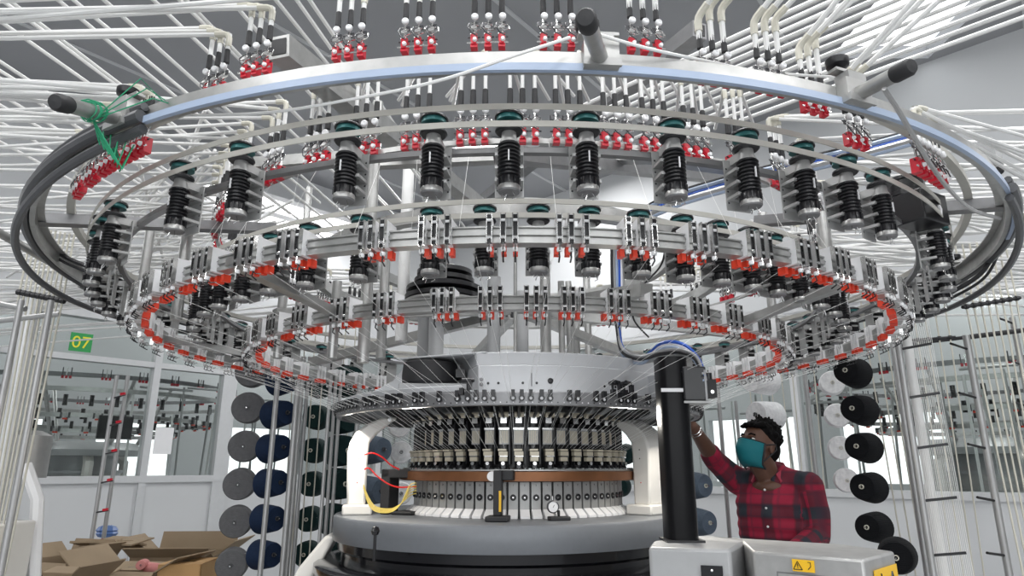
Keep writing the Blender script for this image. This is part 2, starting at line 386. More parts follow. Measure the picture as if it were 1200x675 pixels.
# white arch pillars
def pillar(x, y, rz, wd, mirror, name='arch_pillar'):
    M = Matrix.Translation((x-AX, y-AY, 0)) @ Matrix.Rotation(rz, 4, 'Z')
    b = MB(); b.M = M; k = mirror
    # profile in local x (towards the axis = +k) and z
    pr = [(-.035*k, 1.375), (-.04*k, 1.44), (-.045*k, 1.55), (-.038*k, 1.585), (-.02*k, 1.62), (.02*k, 1.65), (.07*k, 1.672), (.125*k, 1.672), (.10*k, 1.655), (.05*k, 1.612), (.03*k, 1.585), (.027*k, 1.55), (.027*k, 1.375)]
    b.prism(pr, 'y', -wd/2, wd/2, CREAM)
    o = b.build(name, mc, bevel=.008)
    s = MB(); s.M = M; s.box(-.05, .05, -wd/2-.015, wd/2+.015, 1.344, 1.378, CREAM); s.build('pillar_base', o, bevel=.006)
    s = MB(); s.M = M
    for z in (1.45, 1.53, 1.56): s.lathe([(.0022, 0), (.002, .0008), (0, .0008)], REDW if z < 1.5 else BLACK, (-.005*k, -wd/2, z), 8, ax=(0, -1, 0))
    s.lathe([(.007, 0), (.007, .003), (.004, .003), (.004, .007), (0, .007)], CHROME, (.095*k, -wd/2, 1.664), 10, ax=(0, -1, 0))
    s.build('pillar_screw', o)
pillar(-.535, 2.42, math.radians(12), .07, 1)
pillar(.485, 2.44, math.radians(-42), .135, -1)
pillar(.0, 3.16, PI/2, .12, -1)
# brackets and gauges on the bed
def bracket(a, name):
    b = MB(); b.M = Matrix.Rotation(math.radians(a), 4, 'Z')
    b.box(-.034, .034, -.53, -.455, 1.345, 1.360, BLACKM).box(-.014, .012, -.50, -.465, 1.36, 1.492, BLACKM).box(-.014, .045, -.485, -.43, 1.462, 1.492, BLACKM)
    return b.build(name, mc, bevel=.003)
br = bracket(-7.5, 'ring_bracket')
s = MB(); s.M = Matrix.Rotation(math.radians(-7.5), 4, 'Z'); s.box(.004, .011, -.503, -.5, 1.372, 1.432, YEL); s.build('yellow_strip', br)
s = MB(); s.M = Matrix.Rotation(math.radians(-7.5), 4, 'Z'); s.lathe([(.015, 0), (.015, .006), (0, .006)], WHITEP, (-.021, -.478, 1.474), 20, ax=(0, -1, 0)); s.build('white_disc', br)
b = MB(); b.M = Matrix.Translation((-.40, -.17, 0)) @ Matrix.Rotation(math.radians(-20), 4, 'Z')
b.box(-.07, -.035, -.04, .03, 1.345, 1.495, BLACKM).box(-.07, .05, -.04, .03, 1.465, 1.495, BLACKM).box(-.02, .06, -.05, .04, 1.345, 1.356, BLACKM); b.build('ring_bracket', mc, bevel=.004)
b = MB(); b.box(.415, .46, -.12, -.05, 1.455, 1.495, BLACKM); b.build('ring_bracket', mc, bevel=.003)
g = math.radians(13)
b = MB(); b.M = Matrix.Rotation(g, 4, 'Z'); b.box(-.016, .05, -.485, -.45, 1.344, 1.356, BLACKM).box(.013, .021, -.47, -.46, 1.356, 1.374, BLACKM)
ga = b.build('dial_gauge', mc, bevel=.003)
s = MB(); s.M = Matrix.Rotation(g, 4, 'Z'); s.lathe([(.019, 0), (.019, .007), (.016, .009), (.016, .007), (0, .007)], DARKM, (-.003, -.468, 1.384), 24, ax=(0, -1, 0)); s.cyl((-.003, -.468, 1.403), (-.003, -.468, 1.415), .0025, CHROME); s.build('gauge_rim', ga)
s = MB(); s.M = Matrix.Rotation(g, 4, 'Z'); s.lathe([(.0155, 0), (0, .0004)], WHITEP, (-.003, -.4755, 1.384), 20, ax=(0, -1, 0)); s.obox((-.002, -.4765, 1.386), .0012, .0006, .009, BLACK, ry=.5); s.build('gauge_face', ga)
b = MB(); p = at(439, 640, 2.02)-Vector((AX, AY, 0)); b.cyl((p.x, p.y, 1.245), (p.x, p.y, 1.318), .0045, BLACK).lathe([(0, -.013), (.009, -.010), (.013, 0), (.009, .010), (0, .013)], GLOSS, (p.x, p.y, 1.325), 16); b.build('lever', mc)
# hub shafts, disc stack
for x, y, r, z1 in ((-.30, -.20, .028, 2.14), (-.36, -.05, .03, 2.55), (-.09, -.16, .025, 2.2), (.10, -.1, .014, 2.2), (.02, .25, .03, 2.25)):
    MB().cyl((x, y, 1.84), (x, y, z1), r, LGREY, 20).build('shaft', mc)
b = MB()
for z, r in ((2.13, .155), (2.165, .15), (2.20, .12), (2.235, .11)): b.lathe([(r-.01, z), (r, z+.004), (r, z+.020), (r-.01, z+.024), (.04, z+.024), (.04, z)], BLACK, (-.29, -.05, 0), 40, closed=True)
b.cyl((-.29, -.05, 2.06), (-.29, -.05, 2.28), .045, STEEL, 16); b.lathe([(.05, 2.118), (.157, 2.118), (.157, 2.127), (.05, 2.127)], ALU, (-.29, -.05, 0), 40, closed=True)
b.build('pulley_stack', mc)

# posts and frame of the creel tower
RA, ZA = 1.61, 2.165
def post(px, y0, y1, Y, r, m=ALU, name='tower_post'):
    p = at(px, y1, Y); q = at(px, y0, Y); MB().cyl((p.x-AX, Y-AY, min(p.z, q.z)), (p.x-AX, Y-AY, max(p.z, q.z)), r, m, 14).build(name, mc)
for px, y0, y1, Y, r in ((425, 120, 425, 1.9, .017), (446, 270, 420, 2.3, .017), (389, 330, 420, 1.75, .013), (206, 240, 375, 2.05, .018), (163, 270, 360, 2.25, .016), (325, 330, 420, 2.0, .014),
                         (640, 300, 420, 2.2, .018), (659, 330, 420, 2.4, .012), (668, 330, 420, 2.5, .012), (676, 350, 420, 2.9, .016), (604, 200, 420, 2.1, .006),
                         (973, 250, 330, 1.85, .020), (910, 250, 410, 2.9, .02), (690, 200, 420, 3.3, .018), (345, 220, 420, 3.2, .018)):
    post(px, y0, y1, Y, r)
post(470, 190, 400, 2.6, .024, PVC, 'tower_column')
def beam(p, q, h, wd, m=ALU, name='tower_beam'):
    p = Vector(p)-Vector((AX, AY, 0)); q = Vector(q)-Vector((AX, AY, 0)); d = q-p; L = d.length; rz = math.atan2(d.y, d.x); ry = -math.asin(d.z/L)
    b = MB(); b.obox((p+q)/2, L, wd, h, m, rz=rz, ry=ry)
    b.obox(p-d/L*.001, .002, wd*.7, h*.7, BLACK, rz=rz, ry=ry)
    b.build(name, mc)
ZT = 2.52
beam(at(327, 55, 1.35), at(560, 240, 2.7), .055, .055)
beam(at(820, 35, 1.7), at(560, 240, 3.4), .05, .05, ALUD)
beam(at(585, 180, 1.5), at(900, 215, 3.3), .04, .04, ALUD)
for px0, px1 in ((420, 590), (590, 760), (760, 880), (300, 420)):
    beam(at(px0, 192 if px0 < 500 else 184, 1.95 if px0 > 500 else 2.05), at(px1, 184 if px1 < 800 else 200, 1.95), .036, .035)
for a in (20, 75, 130, 200, 250, 310):
    q = math.radians(a); beam(ringp(.05, q, 2.10), ringp(.97, q, 1.95), .035, .035, ALU)
for a in (40, 100, 160, 220, 280, 330):
    q = math.radians(a); beam(ringp(.99, q, 1.90), ringp(1.33, q, 1.955), .02, .03, ALU)
for a in (-60, 55, 125, -125): q = math.radians(a); beam(ringp(.95, q, 2.28), ringp(1.6, q, 2.19), .03, .04, ALUD)
b = MB(); b.lathe([(.60, 2.29), (.63, 2.29), (.63, 2.33), (.60, 2.33)], ALU, n=72, closed=True); b.build('upper_hoop', mc)
b = MB(); b.lathe([(.78, 2.20), (.81, 2.20), (.81, 2.24), (.78, 2.24)], ALU, n=72, closed=True); b.build('middle_hoop', mc)

# ================================================================== CREEL RINGS
def ring(name, prof, m, label, n=160, cat='ring', extra=None):
    b = MB(); b.lathe(prof, m, (0, 0, 0), n, closed=True)
    if extra: extra(b)
    return tag(b.build(name, loc=(AX, AY, 0)), label, cat)
ra = empty('creel_ring', (AX, AY, 0), 0, 'largest and outermost aluminium ring of the overhead yarn creel', 'ring')
MB().lathe([(RA-.012, ZA-.018), (RA, ZA-.018), (RA, ZA+.02), (RA-.03, ZA+.02), (RA-.03, ZA+.016), (RA-.012, ZA+.016)], ALU, n=180, closed=True).build('rail', ra)
b = MB(); b.lathe([(RA+.001, ZA-.022), (RA+.010, ZA-.022), (RA+.010, ZA-.008), (RA+.001, ZA-.008)], BLUETAPE, n=120, closed=True, a0=math.radians(-27), a1=math.radians(62)); b.build('conduit', ra)
CABG = mat('dark_grey_cable', (.07, .072, .078), .1, .4, .15)
for s_, lo, hi in ((-1, 27, 118), (1, 47, 118)):
    b = MB()
    for rr, dz, r in ((RA+.014, -.010, .013), (RA+.006, -.034, .010), (RA+.010, .012, .009)):
        pts = []
        for i in range(40):
            q = math.radians(s_*(lo+(hi-lo)*i/39)); f = math.sin(i/39*PI)
            pts.append(ringp(rr+.02*f*(dz < -.02), q, ZA+dz-.05*f*(dz < -.02))-Vector((AX, AY, 0)))
        b.tube(pts, r, CABG, 8)
    b.build('cable_bundle', ra)
RI, ZI = 1.535, 2.225
ring('inner_rail', [(RI-.02, ZI-.009), (RI, ZI-.009), (RI, ZI+.010), (RI-.02, ZI+.010)], BELT, 'thin pale upper rail just inside the outermost ring')
RT = 1.13
def groove(R, Z, h, dpt=.006):
    return [(R-.03, Z-h/2), (R, Z-h/2), (R, Z-h/2+.009), (R-dpt, Z-h/2+.011), (R-dpt, Z-.003), (R, Z-.001), (R, Z+h/2-.009), (R-dpt, Z+h/2-.007), (R-dpt, Z+h/2-.004), (R, Z+h/2-.003), (R, Z+h/2), (R-.03, Z+h/2)]
RC, ZC = 1.325, 1.957; RD, ZD = .982, 1.90
ring('sensor_ring', groove(RC, ZC, .036), ALU, 'wider grooved aluminium ring carrying white stop-motion boxes')
ring('sensor_ring', groove(RD, ZD, .036), ALU, 'smaller grooved aluminium ring above the knitting head carrying stop-motion boxes')
RW, ZW = 1.445, 2.152; RV, ZV = 1.16, 2.078
def belt(R, z, label):
    MBb = MB(); MBb.lathe([(R+.0275, z-.006), (R+.030, z-.006), (R+.030, z+.006), (R+.0275, z+.006)], BELT, n=180, closed=True)
    tag(MBb.build('drive_belt', loc=(AX, AY, 0)), label, 'belt')
belt(RW, ZW+.008, 'ivory drive belt, upper of the pair round the larger feeder circle')
belt(RW, ZW-.028, 'ivory drive belt, lower of the pair round the larger feeder circle')
belt(RV, ZV+.008, 'ivory drive belt, upper of the pair round the smaller feeder circle')
belt(RV, ZV-.026, 'ivory drive belt, lower of the pair round the smaller feeder circle')
ring('feeder_ring', [(RW-.066, ZW-.048), (RW-.05, ZW-.048), (RW-.05, ZW-.036), (RW-.066, ZW-.036)], ALUD, 'flat ring behind the larger circle of ribbed yarn feeders')
ring('feeder_ring', [(RV-.066, ZV-.048), (RV-.05, ZV-.048), (RV-.05, ZV-.036), (RV-.066, ZV-.036)], ALUD, 'flat ring behind the smaller circle of ribbed yarn feeders')
ring('tensioner_ring', [(RT-.012, 2.262), (RT, 2.262), (RT, 2.275), (RT-.012, 2.275)], ALU, 'thin ring carrying the inner circle of red yarn tensioners')

# ------------------------------------------------------------------ feeders
def make_feeder():
    o = empty('yarn_feeder')
    MB().lathe([(0, .012), (.012, .012), (.026, .005), (.028, .002), (.028, -.001), (.0, -.001)], BLACK, n=24).lathe([(.024, -.001), (.025, -.010), (0, -.010)], TEAL, n=24).build('drive_wheel', o)
    MB().lathe([(.010, -.010), (.010, -.022), (.026, -.026), (.027, -.030), (.024, -.033), (.0, -.033)], BLACK, n=24).build('lower_wheel', o)
    MB().lathe([(.014, -.033), (.015, -.045), (.019, -.056), (0, -.056)], STEEL, n=18).box(-.013, .013, 0, .055, -.052, -.034, STEEL).build('hub', o)
    pr = [(.018, -.055)]
    for i in range(9):
        z = -.058-i*.0078; pr += [(.0172, z), (.0218, z-.0020), (.0218, z-.0032), (.0172, z-.0050)]
    pr += [(.0195, -.130), (.0195, -.143)]
    s = MB().lathe(pr, BLACK, n=20)
    for k in range(12):
        a = 2*PI*k/12; s.obox((.0205*math.sin(a), -.0205*math.cos(a), -.136), .0022, .004, .015, BLACK, rz=a)
    s.build('spool', o)
    MB().lathe([(.0205, -.143), (.0215, -.145), (.0215, -.153)], ALU, n=20).lathe([(.0215, -.153), (.0195, -.156), (0, -.156)], ALUD, n=20).build('end_cap', o)  # darker grey on the downward face puts its shade into the colour
    b = MB(); b.box(-.028, .028, .038, .041, -.150, -.040, STEEL)
    for z in (-.060, -.085, -.110, -.135):
        for x in (-.023, .023): b.lathe([(.0022, 0), (0, .0006)], BLACK, (x, .038, z), 8, ax=(0, -1, 0))
    for z in (-.075, -.102, -.128): b.box(-.027, -.019, .002, .038, z-.003, z+.003, STEEL).box(.019, .027, .002, .038, z-.003, z+.003, STEEL).box(-.02, .02, .026, .038, z-.003, z+.003, STEEL)
    b.build('bracket', o)
    MB().tube([(-.010, -.004, -.156), (-.014, -.006, -.166), (-.004, -.008, -.163), (-.008, -.008, -.174)], .0011, CHROME, 5).tube([(.008, -.004, -.156), (.014, -.006, -.168), (.006, -.008, -.172)], .0011, CHROME, 5).build('wire_guide', o)
    MB().box(-.0012, .0012, -.0235, -.0205, -.10, -.078, WHITEP).build('yarn_sensor', o)
    return o
FE = []
proto = make_feeder(); CH[proto.name] = kids(proto); used = [False]
def put(proto, used, loc, rz, scl=1):
    o = proto if not used[0] else copy_tree(proto); used[0] = True
    o.location = loc; o.rotation_euler.z = rz; return o
A1 = [-46, -31.7, -24.1, -13.9, -6.9, -1.1, 4.8, 11.7, 18.2, 24.0, 29.3, 34.5, 49, 54.5, 60, 66, 72, 78, 84, 90, 97, 105, 113, -51.5, -57, -62.5, -68, -74, -80, -86, -93, -108, 124, 136, 148, 160, 172, -124, -136, -148, -160, -172]
F1 = [put(proto, used, ringp(RW, math.radians(a), ZW), math.radians(a)) for a in A1]
A2 = [-39.5, -33.5, -27, -19.3, -10.4, -4.2, 1.9, 7.8, 13.8, 19.5, 24.7, 29.8, 34.5, 40, 46, 52, 58, 64, 70, 76, 82, 89, 96, 104, 112, 120, 130, 140, 150, 160, 170, 180, -46, -52, -58, -64, -70, -76, -82, -88, -96, -105, -114, -124, -134, -144, -154, -164, -172]
F2 = [put(proto, used, ringp(RV, math.radians(a), ZV), math.radians(a)) for a in A2]
def side_label(objs, fmt_near, fmt_far, cat, group):
    near = [o for o in objs if o.location.y < AY]; far = [o for o in objs if o.location.y >= AY]
    for lst, f in ((near, fmt_near), (far, fmt_far)):
        lst.sort(key=lambda o: pix(o.location)[0])
        for i, o in enumerate(lst): tag(o, f.format(ordn(i+1)), cat, group)
side_label(F1, 'black ribbed yarn feeder on larger feeder circle, near side, {} from left', 'black ribbed yarn feeder on larger feeder circle, far side, {} from left', 'yarn feeder', 'ribbed yarn feeders on the larger circle')
side_label(F2, 'black ribbed yarn feeder on smaller feeder circle, near side, {} from left', 'black ribbed yarn feeder on smaller feeder circle, far side, {} from left', 'yarn feeder', 'ribbed yarn feeders on the smaller circle')

# ------------------------------------------------------------------ stop-motion boxes
def make_sensor():
    o = empty('stop_motion_sensor')
    MB().box(-.0042, .0042, -.004, .052, -.024, .034, WHITEP).tube([(-.0045, .012, .0), (-.0045, .026, .014), (-.0045, .018, .014)], .0006, BLACK, 4).tube([(.0045, .012, .0), (.0045, .026, .014), (.0045, .018, .014)], .0006, BLACK, 4).build('casing', o, bevel=0)
    MB().box(-.0062, -.0042, -.014, -.003, -.030, .032, CHROME).box(.0042, .0062, -.014, -.003, -.030, .032, CHROME).box(-.0042, .0042, -.006, -.003, -.030, .032, BLACK).cyl((-.005, -.010, .018), (.005, -.010, .018), .003, WHITEP, 8).cyl((-.005, -.010, -.018), (.005, -.010, -.018), .004, CHROME, 8).build('channel', o)
    MB().box(-.0050, .0050, .033, .053, -.040, -.023, ORANGE).build('red_tag', o)
    MB().lathe([(.005, -.004), (.006, 0), (.005, .004)], WHITEP, (0, -.004, -.042), 10).tube([(0, -.008, -.030), (0, -.010, -.044), (0, .006, -.050), (0, .020, -.046)], .0015, CHROME, 5).tube([(0, .0, -.040), (0, -.004, -.058), (0, .010, -.064)], .0018, BLACK, 5).build('yarn_arm', o)
    return o
sproto = make_sensor(); CH[sproto.name] = kids(sproto); sused = [False]
SC, SD = [], []
CA = [-46, -40, -33.5, -26.9, -21.7, -13.3, -7.6, -1.8, 4.2, 10.2, 16.2, 22.3, 28.3, 33.5, 39, 44.5]+[50+6*i for i in range(22)]+[-52-6*i for i in range(21)]
for a in CA:
    for j in (-1, 0, 1):
        q = math.radians(a+j*(1.0 if abs(a) > 12 else 1.15)+random.uniform(-.12, .12)); SC.append(put(sproto, sused, ringp(RC+.014, q, ZC+.004), q))
DA = [-46, -37.5, -28.6, -20.6, -11.2, -4.3, 2.2, 7.4, 14.3, 21.1, 28.3, 36.1, 45]+[52.5+7.5*i for i in range(16)]+[-53-7.5*i for i in range(16)]
for a in DA:
    for j in (-1, 0, 1):
        q = math.radians(a+j*1.35+random.uniform(-.12, .12)); SD.append(put(sproto, sused, ringp(RD+.014, q, ZD+.004), q))
side_label(SC, 'white stop-motion box with red tag on the wider ring, near side, {} from left', 'white stop-motion box with red tag on the wider ring, far side, {} from left', 'sensor', 'stop-motion boxes on the wider ring')
side_label(SD, 'white stop-motion box with red tag on the smaller ring, near side, {} from left', 'white stop-motion box with red tag on the smaller ring, far side, {} from left', 'sensor', 'stop-motion boxes on the smaller ring')

# ------------------------------------------------------------------ tensioners
def make_tens():
    o = empty('yarn_tensioner')
    MB().box(-.0055, .0055, -.004, .008, -.014, .010, RED).box(-.004, .004, -.0065, -.004, -.009, .002, RED).build('red_block', o)
    b = MB(); b.tube([(0, 0, .010), (0, .001, .055)], .0022, CHROME, 6)
    b.tube([(-.006, -.004, .010), (.007, -.006, .014), (-.007, -.006, .019), (.007, -.006, .024), (-.004, -.006, .029)], .0012, CHROME, 5)
    b.tube([(-.009, .002, .034), (-.010, -.006, .022), (-.003, -.010, .008), (.006, -.010, .002)], .0011, DARKM, 5).tube([(.009, .002, .030), (.012, -.004, .018), (.006, -.010, .012)], .0013, CHROME, 5).cyl((-.011, -.004, -.006), (.011, -.004, -.006), .0016, CHROME, 5).cyl((-.010, 0, .006), (.010, 0, .006), .0014, DARKM, 5)
    b.lathe([(.005, 0), (.005, .003), (0, .003)], STEEL, (0, -.004, .020), 8, ax=(0, -1, .4)).box(-.008, .008, -.001, .001, .026, .034, DARKM)
    b.lathe([(.004, 0), (.003, .004), (0, .004)], WHITEP, (.002, -.007, -.003), 8, ax=(0, -1, 0)); b.build('spring_gear', o)
    MB().lathe([(.005, 0), (.006, .002), (.006, .005), (.0045, .007), (.0025, .007), (.0025, .006), (0, .006)], WHITEP, (.001, -.003, .040), 10, ax=(.1, -1, .1)).build('knob', o)
    MB().cyl((0, 0, .050), (0, 0, .078), .0052, BLACKM, 8, .0046).build('sleeve', o)
    return o
tproto = make_tens(); CH[tproto.name] = kids(tproto); tused = [False]
T1, T2 = [], []; TU1, TU2 = [], []
ZT1, ZT2 = 2.243, 2.282
G1 = [-24.3, -19.3, -12, -7.1, -2.4, 2.2, 8.1, 13, 17.4, 22.3, 26.4]
for a in G1+[-33, -35.8, -38.6, -42, -46, 35.5, 38.5]:
    for j in (-1, 0, 1):
        q = math.radians(a+j*.92); z = ZT1+(-.05 if a > 11 else 0)+(-.05 if a > 25 else 0)+(-.07 if a < -30 else 0)
        o = put(tproto, tused, ringp(RA-.05-(.03 if abs(a) > 20 else 0), q, z), q); o.scale = (1.45,)*3 if (a < -30 or a > 30) else (1.12,)*3; T1.append(o); TU1.append((o.location.copy(), a, j))
T2A = [-28.2, -20.5, -13.2, -6.0, .2, 5.9, 12, 17.3, 23.4]+[31+9.5*i for i in range(15)]+[-37-9.5*i for i in range(14)]
for a in T2A:
    for j in (-1, 0, 1):
        q = math.radians(a+j*1.55); o = put(tproto, tused, ringp(RT+.004, q, ZT2), q); o.scale = (1.5, 1.5, 1.6); T2.append(o); TU2.append((o.location.copy(), a, j))
side_label(T1, 'red block yarn tensioner above the outermost ring, near side, {} from left', 'red block yarn tensioner at outermost ring, far side, {} from left', 'tensioner', 'red tensioners along the outermost ring')
side_label(T2, 'red block yarn tensioner on inner high ring, near side, {} from left', 'red block yarn tensioner on inner high ring, far side, {} from left', 'tensioner', 'red tensioners on the inner high ring')

# ------------------------------------------------------------------ PVC yarn tubes
def tube_thing(pts, label, group, r=.0048, elbow=True):
    b = MB(); P = [Vector(p) for p in pts]
    b.tube([P[0], P[1]], r, PVC, 7, False)
    for i in range(1, len(P)-1): b.tube([P[i], P[i+1]], r, PVC, 7, False)
    o = b.build('yarn_tube'); tag(o, label, 'tube', group); TUBES.setdefault(label, []).append((o, P[-2].lerp(P[-1], .35)))
    if elbow and len(P) > 2:
        d0 = (P[0]-P[1]).normalized(); d1 = (P[2]-P[1]).normalized()
        e = MB(); e.tube([P[1]+d0*.03, P[1]+d0*.010, P[1]+(d0+d1)*.003, P[1]+d1*.010, P[1]+d1*.03], r*1.35, PVCY, 8); e.build('elbow', o)
    return o
TUBES = {}
LBL = {'L': ('white yarn tube running left from outermost ring tensioners', 'yarn tubes leading left from the outer ring'),
       'R': ('white yarn tube slanting right from outermost ring tensioners', 'yarn tubes rising right from the outer ring'),
       'IL': ('white yarn tube running left from inner tensioner ring', 'yarn tubes leading left from the inner ring'),
       'IR': ('white yarn tube running right from inner tensioner ring', 'yarn tubes leading right from the inner ring'),
       'S': ('short white tube dropping straight into an inner tensioner', 'short drop tubes at the inner ring'),
       'D': ('white diagonal yarn tube crossing upper left corner', 'diagonal yarn tubes at upper left'),
       'U': ('white yarn tube in parallel sheaf at upper right corner', 'parallel yarn tubes at upper right'),
       'C': ('white plastic yarn tube in the criss-cross layer at mid left', 'crossing yarn tubes at mid left'),
       'X': ('white plastic yarn tube in the criss-cross layer at mid right', 'crossing yarn tubes at mid right')}
for p, a, j in TU1:
    hh = .12+.02*random.random()+(.014*(1-j) if a < 0 else .014*(j+1))
    s0 = p+Vector((0, 0, .075)); e = p+Vector((0, 0, hh))
    if a < -30:
        tube_thing([s0, e, e+Vector((-3, random.uniform(-.5, .1), random.uniform(-.05, .12)))], *LBL['L'])
    elif a < -9:
        tube_thing([s0, e, e+Vector((-3, .12+random.uniform(-.1, .2), random.uniform(-.04, .06)))], *LBL['L'])
    elif a < 4:
        tube_thing([s0, e+Vector((0, 0, .06)), e+Vector((.55, -.5, .32))], *LBL['R'])
    elif a > 28:
        tube_thing([s0, e, Vector((3.6, 2.4+(a-28)*.06+random.uniform(-.4, .4), e.z+random.uniform(-.15, .05)))], *LBL['R'])
    else:
        tube_thing([s0, e, e+Vector((.40+.06*j, -.55+random.uniform(-.05, .05), .34))], *LBL['R'], r=.0055)
for p, a, j in TU2:
    s0 = p+Vector((0, 0, .122))
    if abs(a) < 35:
        e = p+Vector((0, 0, .215+.012*(j+1)))
        tube_thing([s0, e, e+Vector(((-.04 if a < 0 else .04)*(j+2), .22, .0))], *LBL['S'])
    else:
        e = p+Vector((0, 0, .185+.015*(j+1))); sg_ = -1 if a < 0 else 1
        tube_thing([s0, e, Vector((sg_*4.4, e.y+random.uniform(-.9, .7), e.z+random.uniform(-.1, .25)))], *LBL['IL' if a < 0 else 'IR'], r=.0055)
def straight(p, q, key, r=.0062):
    b = MB().tube([p, q], r, PVC, 7); o = b.build('yarn_tube'); tag(o, LBL[key][0], 'tube', LBL[key][1]); TUBES.setdefault(LBL[key][0], []).append((o, Vector(p).lerp(Vector(q), .5)))
for k in range(20):          # upper left diagonals: run straight away from the camera overhead
    x = -2.05+k*.078; z = 2.62+random.uniform(0, .10)
    straight((x-.15, .25+random.uniform(0, .2), z+.02), (x+.40, 2.6+random.uniform(0, .9), z-.05), 'D', .0055)
for k in range(12):          # upper right sheaf: parallel to the right-hand wall
    c = at(1150, -88+k*11.5, Z=2.60+.02*(k % 3)); d = -dR; t = 0
    lim = 620+random.uniform(0, 160)+k*9
    while t < 3.4 and pix(c-d*t)[0] > lim: t += .03
    straight(c-d*t, c+d*2.0, 'U', .0066)
for k in range(30):          # mid left criss-cross
    y0 = 2.0+k*.07; z = 2.38+random.uniform(-.06, .16)
    straight((-4.2, y0+1.2+random.uniform(-.6, .6), z+.05), (-.95+random.uniform(-.2, .2), 3.0+random.uniform(-.6, 1.0), z), 'C', .0065)
for k in range(26):
    p = at(8+k*9 if k < 8 else 20+k*7, 325-(k % 4)*6, 3.3+(k % 5)*.28)
    straight(p, (-.9-random.uniform(0, .4), 1.9+random.uniform(0, 1.2), 2.52+random.uniform(-.05, .1)), 'C', .006)
for k in range(30):          # mid right criss-cross
    z = 2.38+random.uniform(-.08, .16)
    straight((4.4, 2.0+k*.08+random.uniform(-.5, .5), z+.05), (1.25+random.uniform(-.3, .3), 2.7+random.uniform(-.7, 1.0), z), 'X', .0065)

for lb_, lst in TUBES.items():
    ax_ = 0 if ('diagonal' in lb_ or 'short' in lb_ or 'slanting' in lb_) else 1
    lst.sort(key=lambda t: pix(t[1])[ax_])
    for i, (o, _) in enumerate(lst): o['label'] = lb_+(', ' if len(lb_.split()) < 14 else ' ')+ordn(i+1)+(' from left' if ax_ == 0 else ' from top')
# ------------------------------------------------------------------ handles with capstan pulleys on the outermost ring
def handle(phi, loc, tip, label):
    o = empty('ring_handle', loc, 0, label, 'handle'); t = Vector(tip)-Vector(loc); u = t.normalized()
    MB().cyl((0, 0, 0), t-u*.035, .0135, ALU, 18).build('grip_bar', o)
    MB().lathe([(.0145, 0), (.0155, .004), (.0155, .030), (.012, .036), (0, .037)], BLACKM, t-u*.036, 18, ax=u).build('end_cap', o)
    b = MB(); b.M = Matrix.Rotation(phi, 4, 'Z'); b.box(-.030, .030, -.012, .012, -.020, .028, ALU).box(-.032, .032, -.018, -.012, -.022, -.008, STEEL).box(-.022, .022, -.012, .02, .028, .044, STEEL).box(-.036, .034, .0, .02, .048, .054, ALU); b.build('mount', o)
    b = MB(); b.M = Matrix.Rotation(phi, 4, 'Z'); b.lathe([(.007, .050), (.007, .060), (.014, .062), (.020, .065), (.021, .068), (.021, .078), (.018, .079), (.016, .070), (0, .070)], BLACK, (-.018, .012, 0), 24); b.build('pulley', o)
handle(math.radians(4.5), ringp(RA+.012, math.radians(4.5), ZA+.0), at(686, 20, .80), 'silver tube handle with black cap pointing out at middle of outermost ring')
handle(math.radians(22.2), ringp(RA+.012, math.radians(22.2), ZA), at(1069, 77, .98), 'silver tube handle with black cap at right of outermost ring')
handle(math.radians(-29.3), ringp(RA+.012, math.radians(-29.3), ZA), at(64, 119, 1.0), 'silver tube handle with black cap wound with green yarn at left')
handle(math.radians(-83), ringp(RA+.012, math.radians(-83), ZA), at(-20, 262, 1.9), 'silver tube handle jutting left from far left of outermost ring')
handle(math.radians(80), ringp(RA+.012, math.radians(80), ZA), at(1215, 243, 1.9), 'silver tube handle jutting right from far right of outermost ring')
# green yarn wound on the left handle
hp = ringp(RA+.012, math.radians(-29.3), ZA); ht = at(64, 119, 1.0); b = MB()
for j in range(7):
    c = hp.lerp(ht, .38+.03*j); u = (ht-hp).normalized(); a_ = u.cross(Vector((0, 0, 1))).normalized(); v_ = a_.cross(u)
    b.tube([c+(a_*math.cos(t*PI/6)+v_*math.sin(t*PI/6))*(.0165+.002*(j % 3))+u*.004*math.sin(t) for t in range(13)], .0011, GREENY, 5)
c0 = hp.lerp(ht, .45)
for j in range(3): b.tube([c0+Vector((0, 0, -.015)), at(165+8*j, 92+6*j, 1.1)+Vector((0, 0, -.01*j)), at(200+10*j, 128, 1.2)], .0012, GREENY, 5)
for j in range(6): b.tube([c0+Vector((0, 0, -.015)), c0+Vector((.0+.01*j, .03, -.05-.01*j)), at(112+9*j, 150+4*j, 1.2), at(134+3*(j % 3), 176+5*j, 1.25)], .0014, GREENY, 5)
b.tube([at(134, 160, 1.25), at(132, 170, 1.25), at(137, 185, 1.25)], .004, GREENY, 6)
tag(b.build('green_yarn_tangle'), 'tangle of green yarn tied round the left tube handle', 'yarn')
# braided white cord running over the pulleys
def cord(pts, label, r=.0028, m=PVC, name='cord', cat='cord'):
    P = []
    for i in range(len(pts)-1):
        p0, p1, p2, p3 = pts[max(i-1, 0)], pts[i], pts[i+1], pts[min(i+2, len(pts)-1)]
        for k in range(8):
            t = k/8; P.append(.5*((2*p1)+(p2-p0)*t+(2*p0-5*p1+4*p2-p3)*t*t+(3*p1-p0-3*p2+p3)*t**3))
    P.append(pts[-1]); return tag(MB().tube(P, r, m, 6).build(name), label, cat)
cord([at(x, y, Y) for x, y, Y in ((92, 128, 1.25), (150, 134, 1.2), (300, 133, 1.12), (430, 113, 1.02), (520, 93, .96), (600, 66, .94), (668, 44, .96))], 'braided white cord looping in front of the outermost ring at left')
cord([at(x, y, Y) for x, y, Y in ((700, 40, .96), (760, 57, .98), (830, 72, 1.04), (900, 85, 1.12), (1010, 92, 1.2))], 'braided white cord stretched from middle handle to right handle')
